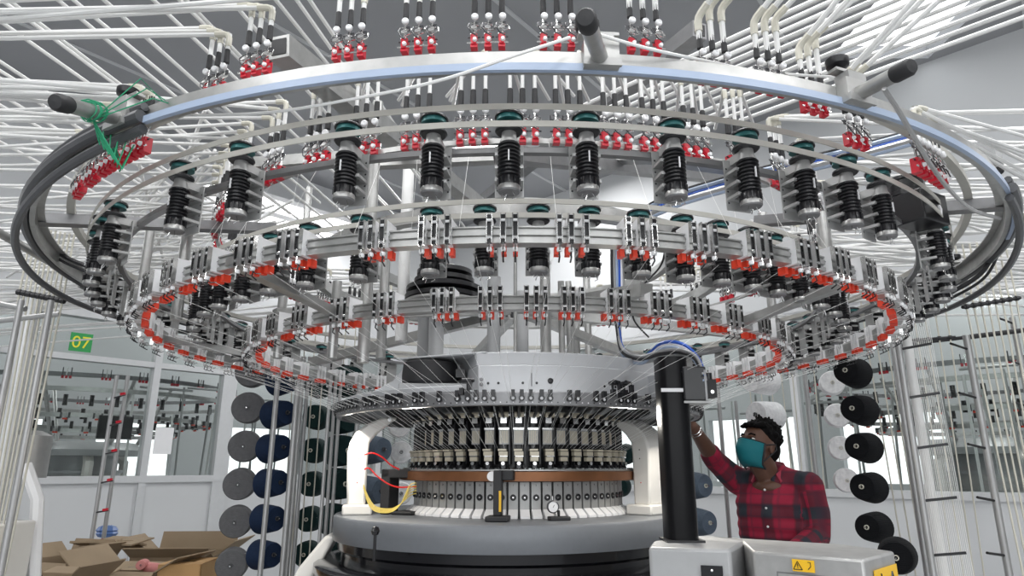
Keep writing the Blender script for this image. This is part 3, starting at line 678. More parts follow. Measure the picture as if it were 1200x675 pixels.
cord([at(x, y, Y) for x, y, Y in ((1036, 104, 1.03), (1053, 130, 1.07), (1072, 162, 1.12), (1092, 195, 1.18), (1115, 225, 1.28), (1140, 246, 1.42), (1172, 256, 1.6))], 'thin grey strut cord hanging from the right handle down to right', .0045, POLE)
for s_, tip, n_ in ((1, ((1176, 240, 2.0), (1170, 280, 2.05), (1150, 320, 2.1), (1110, 345, 2.2)), 'right'), (-1, ((38, 240, 2.0), (45, 275, 2.05), (75, 300, 2.1), (110, 315, 2.1)), 'left')):
    for j in range(2):
        cord([at(x+j*4*s_, y+5*j, Y) for x, y, Y in tip], f'black cable looping down at far {n_} of the rings, ' + ('upper strand' if j == 0 else 'lower strand'), .008-.003*j, BLACKM, 'cable', 'cable')
# black stepper box at right
b = MB(); p = at(1078, 246, 1.62); o = empty('drive_box', p, math.radians(30), 'black box motor with white chain among the right-hand feeders', 'motor')
MB().box(-.058, .058, -.04, .04, -.045, .038, BLACK).build('casing', o, bevel=.004); MB().lathe([(.048, 0), (.048, .01), (.044, .012), (.044, .04), (.048, .042), (.048, .05), (0, .05)], BLACK, (-.01, .02, .038), 28).build('pulley', o)
MB().tube([(.01, -.042, .0), (.012, -.044, -.012), (.008, -.044, -.025)], .004, WHITEP, 6).build('chain', o)
# grey junction box at right of outer ring
p = at(1155, 180, 1.75); o = empty('junction_box', p, math.radians(40), 'small grey junction box with black connectors beside right cable loop', 'box')
MB().box(-.04, .04, -.03, .03, -.035, .03, LGREY).build('casing', o, bevel=.004); MB().cyl((.04, 0, -.02), (.085, -.01, -.035), .009, BLACK).build('connector', o)

# ------------------------------------------------------------------ black column, control box, cable loom
cl = at(799, 634, Z=1.31); colx, coly = cl.x, cl.y
o = empty('black_column', (colx, coly, 1.31), 0, 'tall glossy black square column standing on the control cabinet', 'column')
q = at(797, 420, coly).z-1.31
MB().prism([(-.040, -.022), (-.034, -.032), (-.022, -.040), (.022, -.040), (.034, -.032), (.040, -.022), (.040, .040), (-.040, .040)], 'z', 0, q, SATIN).build('post', o)
MB().box(-.05, .05, -.05, .05, 0, .006, BLACK).build('base_plate', o)
MB().box(-.041, .044, -.043, -.040, q-.100, q-.090, WHITEP).build('cable_tie', o)
cbx2 = MB().box(.02, .085, -.05, .03, q-.125, q-.03, BLACK).build('control_box', o, bevel=.004)
MB().box(.02, .095, -.045, .035, q-.131, q-.125, STEEL).box(.078, .084, -.052, .03, q-.125, q-.04, ALUD).build('box_bracket', cbx2)
MB().box(.086, .114, -.04, .0, q-.115, q-.065, BLACKM).cyl((.10, -.045, q-.10), (.10, -.04, q-.10), .005, CHROME).cyl((.10, -.02, q-.065), (.10, -.02, q-.045), .009, BLACK).build('connector', cbx2)
ld = empty('cable_loom', at(726, 300, 2.2), 0, 'bundle of blue grey and black cables dropping behind the housing to black column', 'cable')
base = at(726, 300, 2.2)
for k, (m, dx) in enumerate(((LGREY, -.014), (BLUEW, .004), (BLACKM, -.022), (WHITEP, .010), (LGREY, .016), (BLUETAPE, -.005))):
    pts = [at(x+dx*330*(1 if y < 380 else .3), y+(k-2)*1.6*(y > 380), Y)-base for x, y, Y in ((724, 288, 2.25), (725, 340, 2.25), (725, 385, 2.25), (731, 412, 2.22), (752, 421, 2.1), (775, 412+(-8 if k % 2 else 3), 1.98), (800, 411+(-6 if k % 2 else 2), 1.9), (818, 422, 1.87), (826, 445, 1.85))]
    P = []
    for i in range(len(pts)-1):
        p0, p1, p2, p3 = pts[max(i-1, 0)], pts[i], pts[i+1], pts[min(i+2, len(pts)-1)]
        for t in range(6): t /= 6; P.append(.5*((2*p1)+(p2-p0)*t+(2*p0-5*p1+4*p2-p3)*t*t+(3*p1-p0-3*p2+p3)*t**3))
    MB().tube(P, .0055, m, 6).build('cable', ld)
tr0 = at(900, 200, 1.95); tray = empty('cable_bundle', tr0, 0, 'long bundle of blue and grey cables slanting behind upper right feeders', 'cable')
for k, (m, dy, r) in enumerate(((BLUETAPE, 0, .008), (BLUEW, 5, .006), (POLE, 9, .010), (BLUETAPE, 13, .006), (BLACKM, -3, .006))):
    pts = [at(x, y+dy, Y)-tr0 for x, y, Y in ((1090, 150, 1.75), (1010, 172, 1.85), (960, 184, 1.9), (900, 198, 1.95), (840, 214, 2.0), (790, 230, 2.05), (748, 252, 2.15), (728, 285, 2.22))]
    P = []
    for i in range(len(pts)-1):
        p0, p1, p2, p3 = pts[max(i-1, 0)], pts[i], pts[i+1], pts[min(i+2, len(pts)-1)]
        for t in range(5): t /= 5; P.append(.5*((2*p1)+(p2-p0)*t+(2*p0-5*p1+4*p2-p3)*t*t+(3*p1-p0-3*p2+p3)*t**3))
    MB().tube(P, r, m, 6).build('cable', tray)
cord([at(x, y, Y) for x, y, Y in ((780, 280, 1.8), (775, 310, 1.85), (750, 340, 1.9), (742, 372, 2.0), (760, 395, 2.1))], 'thin black cable hanging right of the cable loom', .003, BLACKM, 'cable', 'cable')
# wires at left of the bed
for j, (pts, m, nm) in enumerate((([(427, 533), (437, 531), (448, 536), (458, 545), (468, 550)], REDW, 'red wire, upper one, arching from left pillar to bronze ring'), ([(427, 550), (433, 549), (442, 558), (455, 567), (468, 571), (488, 570)], REDW, 'red wire, lower one, sagging from left pillar below bronze ring'))):
    cord([at(x, y, 2.30) for x, y in pts], nm, .0028, m, 'wire', 'wire')
for j in range(5):
    cord([at(x, y, 2.30-.01*j) for x, y in ((426, 568+j), (432, 583+j*2), (441, 594+j*1.4), (458, 596+j), (470, 590), (480, 581-j*3), (488, 578-j*3))], f'yellow wire in bundle curling beside left pillar, {ordn(j+1)} strand from top', .0016, YELW, 'wire', 'wire')

# ------------------------------------------------------------------ control cabinet
ZK = 1.31
def kp(px, py): v = at(px, py, Z=ZK); return Vector((v.x, v.y))
cab = empty('control_cabinet', (0, 0, 0), 0, 'low grey control cabinet with warning stickers at lower right of machine', 'cabinet')
P = [kp(760, 641), kp(856, 644), kp(880, 634), kp(882, 646), kp(1012, 656), kp(1048, 646), kp(815, 628)]
def poly(mb, pts, z0, z1, m): mb.prism([(p.x, p.y) for p in pts], 'z', z0, z1, m)
b = MB(); poly(b, [P[0], P[1], P[2]+Vector((.0, .03)), P[6]+Vector((.05, .0)), P[6], Vector((P[0].x+.04, P[0].y+.14))], .02, ZK, LGREY); b.build('body', cab, bevel=.008)
b = MB(); poly(b, [P[2]+Vector((-.02, .02)), P[3], P[4], P[5], Vector((P[5].x-.05, P[5].y+.15)), P[6]+Vector((.02, .0))], .02, ZK, STEEL); b.build('panel_housing', cab, bevel=.006)
f3, f4, f5 = P[3], P[4], P[5]
def on_face(a, b_, u, z, off=.003):
    d = (b_-a).normalized(); n = Vector((d.y, -d.x)); p = a.lerp(b_, u)+n*off; return Vector((p.x, p.y, z)), math.atan2(d.y, d.x), n
def plate(a, b_, u0, u1, z0, z1, m, off=.003, th=.004, parent=cab, name='plate'):
    c, rz, n = on_face(a, b_, (u0+u1)/2, (z0+z1)/2, off); L = (b_-a).length*(u1-u0)
    return MB().obox((c.x, c.y, c.z), L, th, z1-z0, m, rz=rz).build(name, parent)
plate(f3, f4, .22, .80, 1.1361, 1.2708, ALUD, .001, .004, name='display_frame'); plate(f3, f4, .235, .785, 1.1361, 1.2678, STEEL, .003, .004, name='display_panel')
plate(f3, f4, .30, .52, 1.1509, 1.2382, mat('lcd', (.35, .55, .60), 0, .2, .02), .006, .003, name='screen')
plate(f3, f4, .67, .74, 1.2412, 1.2471, GREENS, .006, .002, name='green_mark'); 
STK = YEL
st = plate(f3, f4, .375, .575, 1.2752, 1.3004, STK, .003, .002, name='warning_sticker')
c, rz, n = on_face(f3, f4, .425, 1.2871, .005)
def tri(c, rz, s_, parent, nm='warning_symbol'):
    b = MB(); b.M = Matrix.Translation(c) @ Matrix.Rotation(rz, 4, 'Z')
    T = [(-1, -.8), (1, -.8), (0, 1)]
    for i in range(3):
        a_, b2 = Vector(T[i])*s_, Vector(T[(i+1) % 3])*s_; b.tube([(a_.x, 0, a_.y), (b2.x, 0, b2.y)], s_*.09, BLACK, 5)
    b.box(-s_*.08, s_*.08, -.0006, .0006, -s_*.15, s_*.5, BLACK).box(-s_*.08, s_*.08, -.0006, .0006, -s_*.5, -s_*.32, BLACK)
    b.build(nm, parent)
tri(c, rz, .0095, st)
c, rz, n = on_face(f3, f4, .53, 1.2871, .005); b = MB(); b.M = Matrix.Translation(c) @ Matrix.Rotation(rz, 4, 'Z'); b.tube([(-.003, 0, .009), (.003, 0, .009), (.003, 0, 0), (-.003, 0, -.006)], .0008, BLACK, 4).build('sticker_drawing', st)
st2 = plate(f4, f5, .22, .95, 1.1879, 1.2841, STK, .003, .002, name='warning_sticker')
c, rz, n = on_face(f4, f5, .75, 1.2508, .005); tri(c, rz, .021, st2)
c, rz, n = on_face(f4, f5, .40, 1.2397, .005); b = MB(); b.M = Matrix.Translation(c) @ Matrix.Rotation(rz, 4, 'Z'); b.tube([(-.03, 0, .03), (-.005, 0, .01), (-.02, 0, -.015), (.01, 0, -.03)], .0016, BLACK, 4).tube([(.0, 0, .035), (.01, 0, .0), (.03, 0, -.01)], .0016, BLACK, 4).build('sticker_drawing', st2)
sw = plate(P[0], P[1], .63, .89, 1.1509, 1.2730, GLOSS, .003, .008, name='switch_plate')
c, rz, n = on_face(P[0], P[1], .76, 1.2626, .009); MB().lathe([(.0037, 0), (.003, .0015), (0, .002)], CHROME, c, 10, ax=(n.x, n.y, 0)).build('screw', sw)
c, rz, n = on_face(P[0], P[1], .76, 1.2360, .009); MB().lathe([(.0125, 0), (.011, .006), (0, .007)], GREENS, c, 16, ax=(n.x, n.y, 0)).build('green_button', sw)

# ------------------------------------------------------------------ yarn threads
YM = YARNW
def threads(n, R0, Z0, a0, a1, label, group, R1=.682, Z1=1.692, spread=.75):
    for k in range(n):
        lab = label+f', {ordn(k+1)} from left'
        a = math.radians(a0+(a1-a0)*(k+.5)/n+random.uniform(-1, 1))
        p = ringp(R0, a, Z0); q = ringp(R1, a*spread, Z1); r_ = ringp(.405, a*spread*.98, 1.56)
        tag(MB().tube([p, q, r_], .00042, YM, 4).build('yarn_thread'), lab, 'yarn', group)
threads(34, RD, ZD-.045, -95, 95, 'fine yarn from smaller sensor ring to knitting head', 'yarn threads from the smaller ring')
threads(36, RC, ZC-.045, -130, 130, 'fine yarn from wider sensor ring to knitting head', 'yarn threads from the wider ring', spread=.62)
for k in range(26):
    a = math.radians(-62+k*5+random.uniform(-1, 1)); tag(MB().tube([ringp(RT+.004, a, ZT2-.02), ringp(RT+.03+.1*(k % 2), a, 1.99)], .0005, YM, 4).build('yarn_thread'), f'fine yarn hanging straight from inner tensioner ring, {ordn(k+1)} from left', 'yarn', 'hanging yarns under the inner tensioners')

# ------------------------------------------------------------------ yarn cones on the side creels
def cone_mats():
    d = {}
    for n, c in (('grey', (.13, .13, .135)), ('navy', (.010, .022, .055)), ('green', (.006, .022, .022)), ('black', (.004, .0045, .006)), ('white', (.80, .81, .83)), ('slate', (.10, .13, .17))):
        m = mat(n+'_yarn_wound', c, 0, .75, .25, 60); nt = m.node_tree; b = nt.nodes['Principled BSDF']
        wv = nt.nodes.new('ShaderNodeTexWave'); wv.bands_direction = 'Z'; wv.inputs['Scale'].default_value = 60; wv.inputs['Distortion'].default_value = 6
        tc = nt.nodes.new('ShaderNodeTexCoord'); nt.links.new(tc.outputs['Object'], wv.inputs[0])
        bp = nt.nodes.new('ShaderNodeBump'); bp.inputs['Strength'].default_value = .4; bp.inputs['Distance'].default_value = .002
        nt.links.new(wv.outputs['Fac'], bp.inputs['Height']); nt.links.new(bp.outputs[0], b.inputs['Normal']); b.inputs['Sheen Weight'].default_value = .02; b.inputs['Specular IOR Level'].default_value = .15
        d[n] = m
    return d
CM = cone_mats()
def cone(c, R, L, d, m, label, group, taper=.82):
    o = empty('yarn_cone', c, 0, label, 'yarn cone', group); d = Vector(d).normalized()
    p0 = -d*L/2
    MB().lathe([(R*.14, 0), (R*.93, 0), (R, R*.10), (R*(1+taper)/2*1.02, L*.5), (R*taper, L-R*.12), (R*taper-.06*R, L), (R*.14, L)], m, p0, 32, ax=d).build('yarn_winding', o)
    MB().lathe([(R*.15, -R*.06), (R*.15, L+R*.10), (R*.10, L+R*.10), (R*.10, -R*.06)], PVCY if 'black' in label or 'green' in label else DARKM, p0, 14, closed=True, ax=d).build('core', o)
    MB().cyl(-d*(L/2+.12), d*(L/2+.02), R*.04, CHROME, 6).build('peg', o)
    return o
def column(pts, Y, Rpx, L, d, key, what, taper=.82):
    n = len(pts); pos = ['topmost', 'second from top', 'third from top', 'fourth from top', 'fifth from top', 'lowest']
    for i, (x, y) in enumerate(pts):
        c = at(x, y, Y); R = Rpx/F*(Y*cP+(c.z-CAMZ)*sP)
        cone(c, R, L*R, d, CM[key], f'{what}, {pos[i] if i < n-1 or n == 6 else "lowest"}', what+'s', taper)
column([(295, 436), (291, 478), (287, 523), (281, 567), (277, 611), (272, 661)], 3.45, 18.2, 1.1, (.22, -1, -.05), 'grey', 'dark grey yarn cone in the leftmost column', .97)
column([(333, 446), (327, 485), (322, 525), (319, 566), (315, 608), (311, 650)], 3.35, 17, 1.75, (.80, -.55, .05), 'navy', 'navy blue yarn cone in column beside grey ones')
column([(373, 452), (371, 489), (368, 528), (366, 567), (363, 608), (360, 649)], 4.0, 14.5, 1.4, (-.1, -1, 0), 'green', 'small dark green yarn cone in third column', .95)
column([(407, 447), (403, 490), (400, 528), (397, 567), (394, 609), (388, 652)], 3.3, 18.5, 1.5, (.7, -.7, 0), 'green', 'large dark green yarn cone behind left pillar', .9)
column([(440, 527), (437, 575)], 3.4, 17, 1.6, (.8, -.6, 0), 'slate', 'slate blue yarn cone seen through left arch')
column([(468, 500), (470, 530), (470, 578)], 3.6, 13, 1.2, (.2, -1, 0), 'white', 'white yarn cone seen through left arch', .95)
column([(998, 436), (1006, 480), (1011, 524), (1017, 571), (1023, 618)], 3.0, 18, 1.75, (-.75, -.62, .05), 'black', 'black yarn cone on the right creel column')
column([(891, 445), (897, 487)], 3.9, 17, 2.0, (-.82, -.5, .02), 'white', 'white yarn cone above the worker', .9)
column([(975, 449), (981, 487), (985, 525), (992, 563)], 3.6, 14, 1.3, (-.4, -1, 0), 'white', 'white yarn cone behind black cones', .95)
column([(818, 569), (823, 612)], 3.5, 16, 1.4, (.5, -.8, 0), 'slate', 'slate blue yarn cone right of black column')
c = at(1051, 652, 2.75); cone(c, .07, .1, (-.5, -.8, 0), CM['black'], 'black yarn cone half hidden behind the yellow sticker', 'lone black cone', .85)
column([(518, 540)], 3.6, 10, 1.4, (-.3, -1, 0), 'green', 'dark green yarn cone behind the carriers')
column([(733, 532), (727, 570)], 3.7, 12, 1.4, (-.3, -1, 0), 'green', 'dark green yarn cone beside right pillar')

# creel poles standing on the floor
def pole(px, py0, Y, r, label, group=None, top=None, pegs=(), m=POLE, lean=0):
    q = at(px, py0, Y); o = empty('creel_pole', (q.x, q.y, 0), 0, label, 'pole', group)
    MB().cyl((lean, 0, 0), (0, 0, q.z), r, m, 12).build('pole_tube', o)
    for z, s_ in pegs:
        if z < q.z: MB().cyl((0, -.0, z), (s_*.10, -.05, z+.015), .005, BLACK, 6).build('peg', o)
    return o
pegs = [(1.0+.19*i, 1) for i in range(8)]
pegsm = [(1.0+.19*i, -1) for i in range(8)]
pole(327, 430, 3.15, .012, 'thin grey pole in front of the grey cones', m=POLE)
for i, px in enumerate((352, 357, 363)): pole(px+66*0, 418, 3.2+.1*i, .010+.004*(i == 0), f'thin steel pole between navy and green cones, {ordn(i+1)} from left', 'poles between navy and green cones')
for i, px in enumerate((388, 394, 400, 422)): pole(px, 440, 3.0+.05*i, .008+.003*(i == 3), f'thin steel pole before the dark green cones, {ordn(i+1)} from left', 'poles before the green cones')
pole(1000+45, 395, 3.25, .014, 'grey pole right behind the black cones', pegs=())
pole(1062, 395, 2.9, .019, 'broad white plastic pole standing right of black cones', m=PVC)
pole(1052, 400, 2.6, .012, 'steel creel pole with black pegs right of broad white pole', pegs=pegs)
pole(1132, 393, 2.6, .013, 'steel creel pole with black pegs nearest right edge', pegs=pegsm)
pole(1186, 372, 3.0, .012, 'steel creel pole with pegs at far right edge', pegs=pegsm)
pole(942, 430, 4.0, .014, 'steel pole standing behind the worker back'); pole(862, 470, 4.2, .010, 'steel pole left of worker head'); pole(840, 440, 4.0, .012, 'steel pole with orange flag between column and worker')
pole(60, 352, 2.2, .010, 'steel creel pole at left under eyelet rail, right one'); pole(25, 352, 2.15, .010, 'steel creel pole at left under eyelet rail, left one'); pole(40, 350, 2.6, .030, 'broad pale upright of the left creel', m=FRAME)
pole(137, 440, 4.2, .012, 'dark ladder-like creel pole with red clips at left', pegs=[(.9+.17*i, 1) for i in range(9)])
pole(150, 440, 4.3, .012, 'second ladder-like creel pole beside the clips', pegs=[])
for i in range(6):
    q = at(137, 440, 4.2); tag(MB().obox((q.x+.09, q.y-.06, .92+.17*i+.17), .028, .014, .014, RED, ry=-.2).build('clip'), f'small red clip on ladder pole at left, {ordn(6-i)} from top', 'clip', 'red clips on the ladder pole')
# eyelet rails with drop tubes
def rail(p, q, n, zlow, label, prefix, m=BLACKM):
    p, q = Vector(p), Vector(q); o = empty('eyelet_rail', p, 0, label, 'rail')
    b = MB(); b.cyl((0, 0, 0), q-p, .007, m, 8)
    b.build('bar', o)
    for i in range(n):
        t = (i+.5)/n; c = p.lerp(q, t); MB().lathe([(.010, -.008), (.012, 0), (.010, .008)], BLACKM, c-p, 8, ax=(q-p)).build('eyelet', o)
        tag(MB().tube([c+Vector((0, 0, .25)), c, Vector((c.x+(.5-t)*.12, c.y, zlow))], .0034, PVCY, 6).build('drop_tube'), f'{prefix}, {ordn(i+1)} from left', 'tube', prefix+' group')
rail(at(20, 342, 2.3), at(76, 353, 2.3), 10, .3, 'black eyelet rail atop the left creel', 'white drop tube through the left eyelet rail')
rail(at(1128, 360, 2.5), at(1195, 349, 2.6), 8, .3, 'black eyelet rail at right edge', 'white drop tube through the right eyelet rail')
rail(at(1010, 403, 3.4), at(1120, 395, 3.2), 9, .4, 'dark eyelet rail behind broad white pole', 'white drop tube behind broad white pole')
rail(at(870, 440, 4.2), at(960, 430, 4.2), 7, .4, 'dark eyelet rail behind the worker', 'white drop tube behind the worker')
rail(at(338, 425, 3.7), at(420, 430, 3.7), 7, .4, 'dark eyelet rail behind green cones', 'white drop tube among the green cones')
for x0, y0, x1, y1, Y, nm in ((940, 418, 1135, 395, 3.6, 'long dark crossbar behind black cones'), (1135, 395, 1290, 376, 2.7, 'dark crossbar at right edge below eyelet rail'), (-20, 352, 30, 362, 2.2, 'grey crossbar at left edge, upper'), (-20, 378, 70, 368, 2.3, 'grey crossbar at left edge, lower')):
    tag(MB().cyl(at(x0, y0, Y), at(x1, y1, Y), .010, BLACKM if 'dark' in nm else POLE, 10).build('crossbar'), nm, 'bar')
# sheaf of fine yarns hanging at right
for k in range(20):
    x = 1050+k*1.6; tag(MB().tube([at(x, 330, 3.0), at(x+18+k*.4, 480, 2.9), at(x+52+k*.6, 690, 2.7)], .0012, YM, 4).build('yarn_thread'), f'fine white yarn in the slanting sheaf at right, {ordn(k+1)} from left', 'yarn', 'slanting yarn sheaf at right')

# ------------------------------------------------------------------ cardboard boxes
CARDI = mat('cardboard_inside', (.36, .26, .16), 0, .9, .1, 6)
def carton(c, sx, sy, h, rz, label, flaps=(.5, .9, 1.4, 2.0), m=CARD):
    o = empty('cardboard_box', c, rz, label, 'box'); t = .006
    b = MB(); b.box(-sx/2, sx/2, -sy/2, -sy/2+t, 0, h, m).box(-sx/2, sx/2, sy/2-t, sy/2, 0, h, m).box(-sx/2, -sx/2+t, -sy/2, sy/2, 0, h, m).box(sx/2-t, sx/2, -sy/2, sy/2, 0, h, m).box(-sx/2, sx/2, -sy/2, sy/2, 0, t, CARDI)
    b.build('box_walls', o)
    for i, a in enumerate(flaps):
        b = MB(); L = (sx if i % 2 == 0 else sy); w_ = (sy if i % 2 == 0 else sx)*.30; d = (sy if i % 2 == 0 else sx)/2
        b.M = Matrix.Rotation(i*PI/2, 4, 'Z') @ Matrix.Translation((0, -d, h)) @ Matrix.Rotation(a, 4, 'X')
        b.box(-L/2, L/2, 0, w_, -.003, .003, m); b.build('flap', o)
    return o
def ctop(px, py, Y): return at(px, py, Y)
def crt(px, pytop, Y, sx, sy, rz, label, zb=None, **k):
    c = at(px, pytop, Y); return carton((c.x, c.y, 0 if zb is None else zb), sx, sy, c.z-(0 if zb is None else zb), rz, label, **k)
crt(160, 664, 3.6, .42, .34, -.12, 'large open cardboard box in front with pink yarn cones inside', flaps=(-2.3, 2.6, -.3, 2.4))
crt(80, 655, 3.9, .34, .30, -.3, 'open cardboard box at left, flap standing up behind', flaps=(-2.0, 2.2, 1.9, 2.4))
crt(60, 678, 3.2, .36, .26, -.2, 'low cardboard box at front left corner of pile', flaps=(-2.4, 2.4, 2.9, 2.4))
crt(217, 648, 4.2, .46, .36, .05, 'wide brown cardboard box at back right of pile', flaps=(2.6, 2.5, 1.9, 2.4))
crt(222, 658, 3.55, .20, .25, .1, 'orange-brown closed cardboard box at right of pile', flaps=(0.02, 0, -.02, 0), m=mat('cardboard_orange', (.50, .30, .13), 0, .85, .1, 6))
for i, (px, py) in enumerate(((167, 662), (181, 666))):
    cone(at(px, py, 3.6), .028, .09, ((.3, -1, .1), (1, -.3, 0))[i], mat('pink_yarn', (.62, .25, .24), 0, .8, .1, 40), 'pink yarn cone lying in the open cardboard box, ' + ('end facing out' if i == 0 else 'lying sideways'), 'pink cones in cardboard box')
b = MB(); c = at(128, 637, 4.1); b.obox(c, .34, .2, .012, CARD, rz=.1, rx=-.2); b.obox(c+Vector((.1, -.05, .02)), .3, .16, .008, CARD, rz=-.3, rx=.15); tag(b.build('cardboard_sheet'), 'flattened cardboard sheets lying on top of the boxes', 'cardboard')
b = MB()
for k in range(8): b.lathe([(0, -.03), (.03, -.02), (.045, 0), (.03, .02), (0, .03)], mat('blue_plastic_bag', (.08, .16, .38), 0, .35, .2, 20), at(121+k % 4*3, 621+k//4*4, 4.6), 8)
tag(b.build('plastic_bag'), 'crumpled blue plastic bag behind the cardboard boxes', 'bag')
# small machine with white arm at left edge (neighbour machine)
nm = empty('neighbour_machine', (0, 0, 0), 0, 'part of a neighbouring knitting machine at lower left edge', 'machine')
c = at(18, 585, 2.6); MB().lathe([(.10, .2), (.30, .2), (.26, 1.1), (.20, 1.30), (.10, 1.30)], GLOSS, (c.x-.16, c.y, 0), 32).build('shroud', nm)
b = MB(); b.tube([at(30, 545, 2.5), at(44, 585, 2.5), at(40, 660, 2.5), at(38, 760, 2.5)], .022, WHITEP, 8).build('arch_pillar', nm)
MB().box(-.12, .05, -.1, .1, -.3, 0, CREAM).build('cabinet', nm, loc=at(2, 612, 2.35), bevel=.008)
MB().lathe([(.0, 0), (.09, 0), (.09, .16), (.05, .18), (0, .18)], STEEL, at(22, 560, 2.7), 24).build('drum', nm)

# ------------------------------------------------------------------ machines in the neighbouring halls
def far_machine(M, c, label):
    o = empty('knitting_machine', M @ Vector(c), 0, label, 'machine')
    for R, Z, m in ((1.5, 2.33, ALUD), (1.5, 2.2, ALU), (1.25, 1.98, ALU), (.9, 1.85, ALU)):
        MB().lathe([(R-.03, Z-.02), (R, Z-.02), (R, Z+.02), (R-.03, Z+.02)], m, n=64, closed=True).build('creel_ring', o)
    sp = MB()
    pr = [(.018, 0)]
    for i in range(6): pr += [(.018, -.012*i), (.022, -.012*i-.004), (.018, -.012*i-.008)]
    spm = MB().lathe(pr+[(.02, -.08), (.02, -.1), (0, -.1)], BLACK, n=10).mesh('spool')
    rdm = MB().box(-.04, -.02, -.01, .01, -.01, .015, RED).box(-.01, .01, -.01, .01, -.01, .015, RED).box(.02, .04, -.01, .01, -.01, .015, RED).box(-.038, -.03, -.005, .005, .015, .09, DARKM).box(-.005, .005, -.005, .005, .015, .09, CHROME).box(.03, .038, -.005, .005, .015, .09, DARKM).mesh('red_block')
    orm = MB().box(-.02, .02, -.01, .01, -.035, -.02, ORANGE).box(-.04, -.025, -.02, .02, -.02, .03, DARKM).box(-.005, .01, -.02, .02, -.02, .03, STEEL).box(.025, .04, -.02, .02, -.02, .03, DARKM).mesh('sensor')
    for me, nme, N, R, Z in ((spm, 'spool', 44, 1.45, 2.15), (spm, 'spool', 36, 1.1, 2.05), (rdm, 'red_block', 30, 1.5, 2.3), (orm, 'sensor', 30, 1.25, 1.97), (orm, 'sensor', 22, .9, 1.86)):
        for k in range(N):
            a = 2*PI*k/N; q = bpy.data.objects.new(nme, me); col.objects.link(q); q.parent = o; q.location = (R*math.sin(a), -R*math.cos(a), Z); q.rotation_euler.z = a
    MB().lathe([(0, .2), (.7, .2), (.62, 1.2), (.62, 1.3), (.42, 1.3), (.42, 1.34)], STEEL, n=40).lathe([(.40, 1.34), (.40, 1.44), (.0, 1.44)], STEEL, n=40).build('bed', o)
    MB().lathe([(.44, 1.44), (.44, 1.47), (.36, 1.47), (.36, 1.62), (.62, 1.62), (.62, 1.68), (.5, 1.76), (0, 1.76)], LGREY, n=40).build('knitting_head', o)
    for a in (40, 160, 280):
        q = math.radians(a); MB().tube([(.55*math.sin(q), -.55*math.cos(q), 1.3), (.55*math.sin(q), -.55*math.cos(q), 1.55), (.42*math.sin(q), -.42*math.cos(q), 1.65)], .05, CREAM, 8).build('arch_pillar', o)
    for k in range(6):
        q = k*PI/3; MB().cyl((.5*math.sin(q), -.5*math.cos(q), 1.7), (.8*math.sin(q), -.8*math.cos(q), 2.4), .02, ALU, 8).build('tower_post', o)
    return o
far_machine(ML, (wloc(ML, 95)+.5, 1.85, 0), 'neighbouring circular knitting machine behind the left glass partition')
far_machine(MR, (wloc(MR, 1105), -1.9, 0), 'neighbouring circular knitting machine behind the right glass partition')
def far_poles(M, x0, x1, off, n, sgn, word):
    FP = []
    for k in range(n):
        x = x0+(x1-x0)*k/n+random.uniform(-.05, .05); h = 2.0+random.uniform(0, .3)
        b = MB(); b.M = M; y = off+random.uniform(-.10, .10); b.cyl((x, y, 0), (x+random.uniform(-.1, .1), y, h), .011, POLE if k % 3 else PVC, 6)
        if k % 4 == 0: b.cyl((x, y, h), (x+.5, y, h), .012, POLE, 6)
        FP.append((b.build('creel_pole'), M @ Vector((x, y, 1.5))))
    FP.sort(key=lambda t: pix(t[1])[0])
    for i, (o, _) in enumerate(FP): tag(o, f'thin creel pole behind the {word} glass partition, {ordn(i+1)} from left', 'pole', f'creel poles beyond the {word} glass')
far_poles(ML, wloc(ML, 165), tL, .32, 34, 1, 'left'); far_poles(MR, wloc(MR, 1230), sR, -.32, 40, -1, 'right')
lb = MB(); lb.M = ML; x = wloc(ML, 176); lb.box(x, x+.16, -.012, -.006, 1.62, 1.86, WHITEP); tag(lb.build('paper_notice'), 'white paper notice stuck on left glass partition', 'paper')
lb = MB(); lb.M = ML; x = wloc(ML, 112); lb.box(x, x+.28, .10, .13, 1.75, 1.95, BLACKM); tag(lb.build('wall_panel'), 'small dark grey panel beyond the left glass', 'panel')


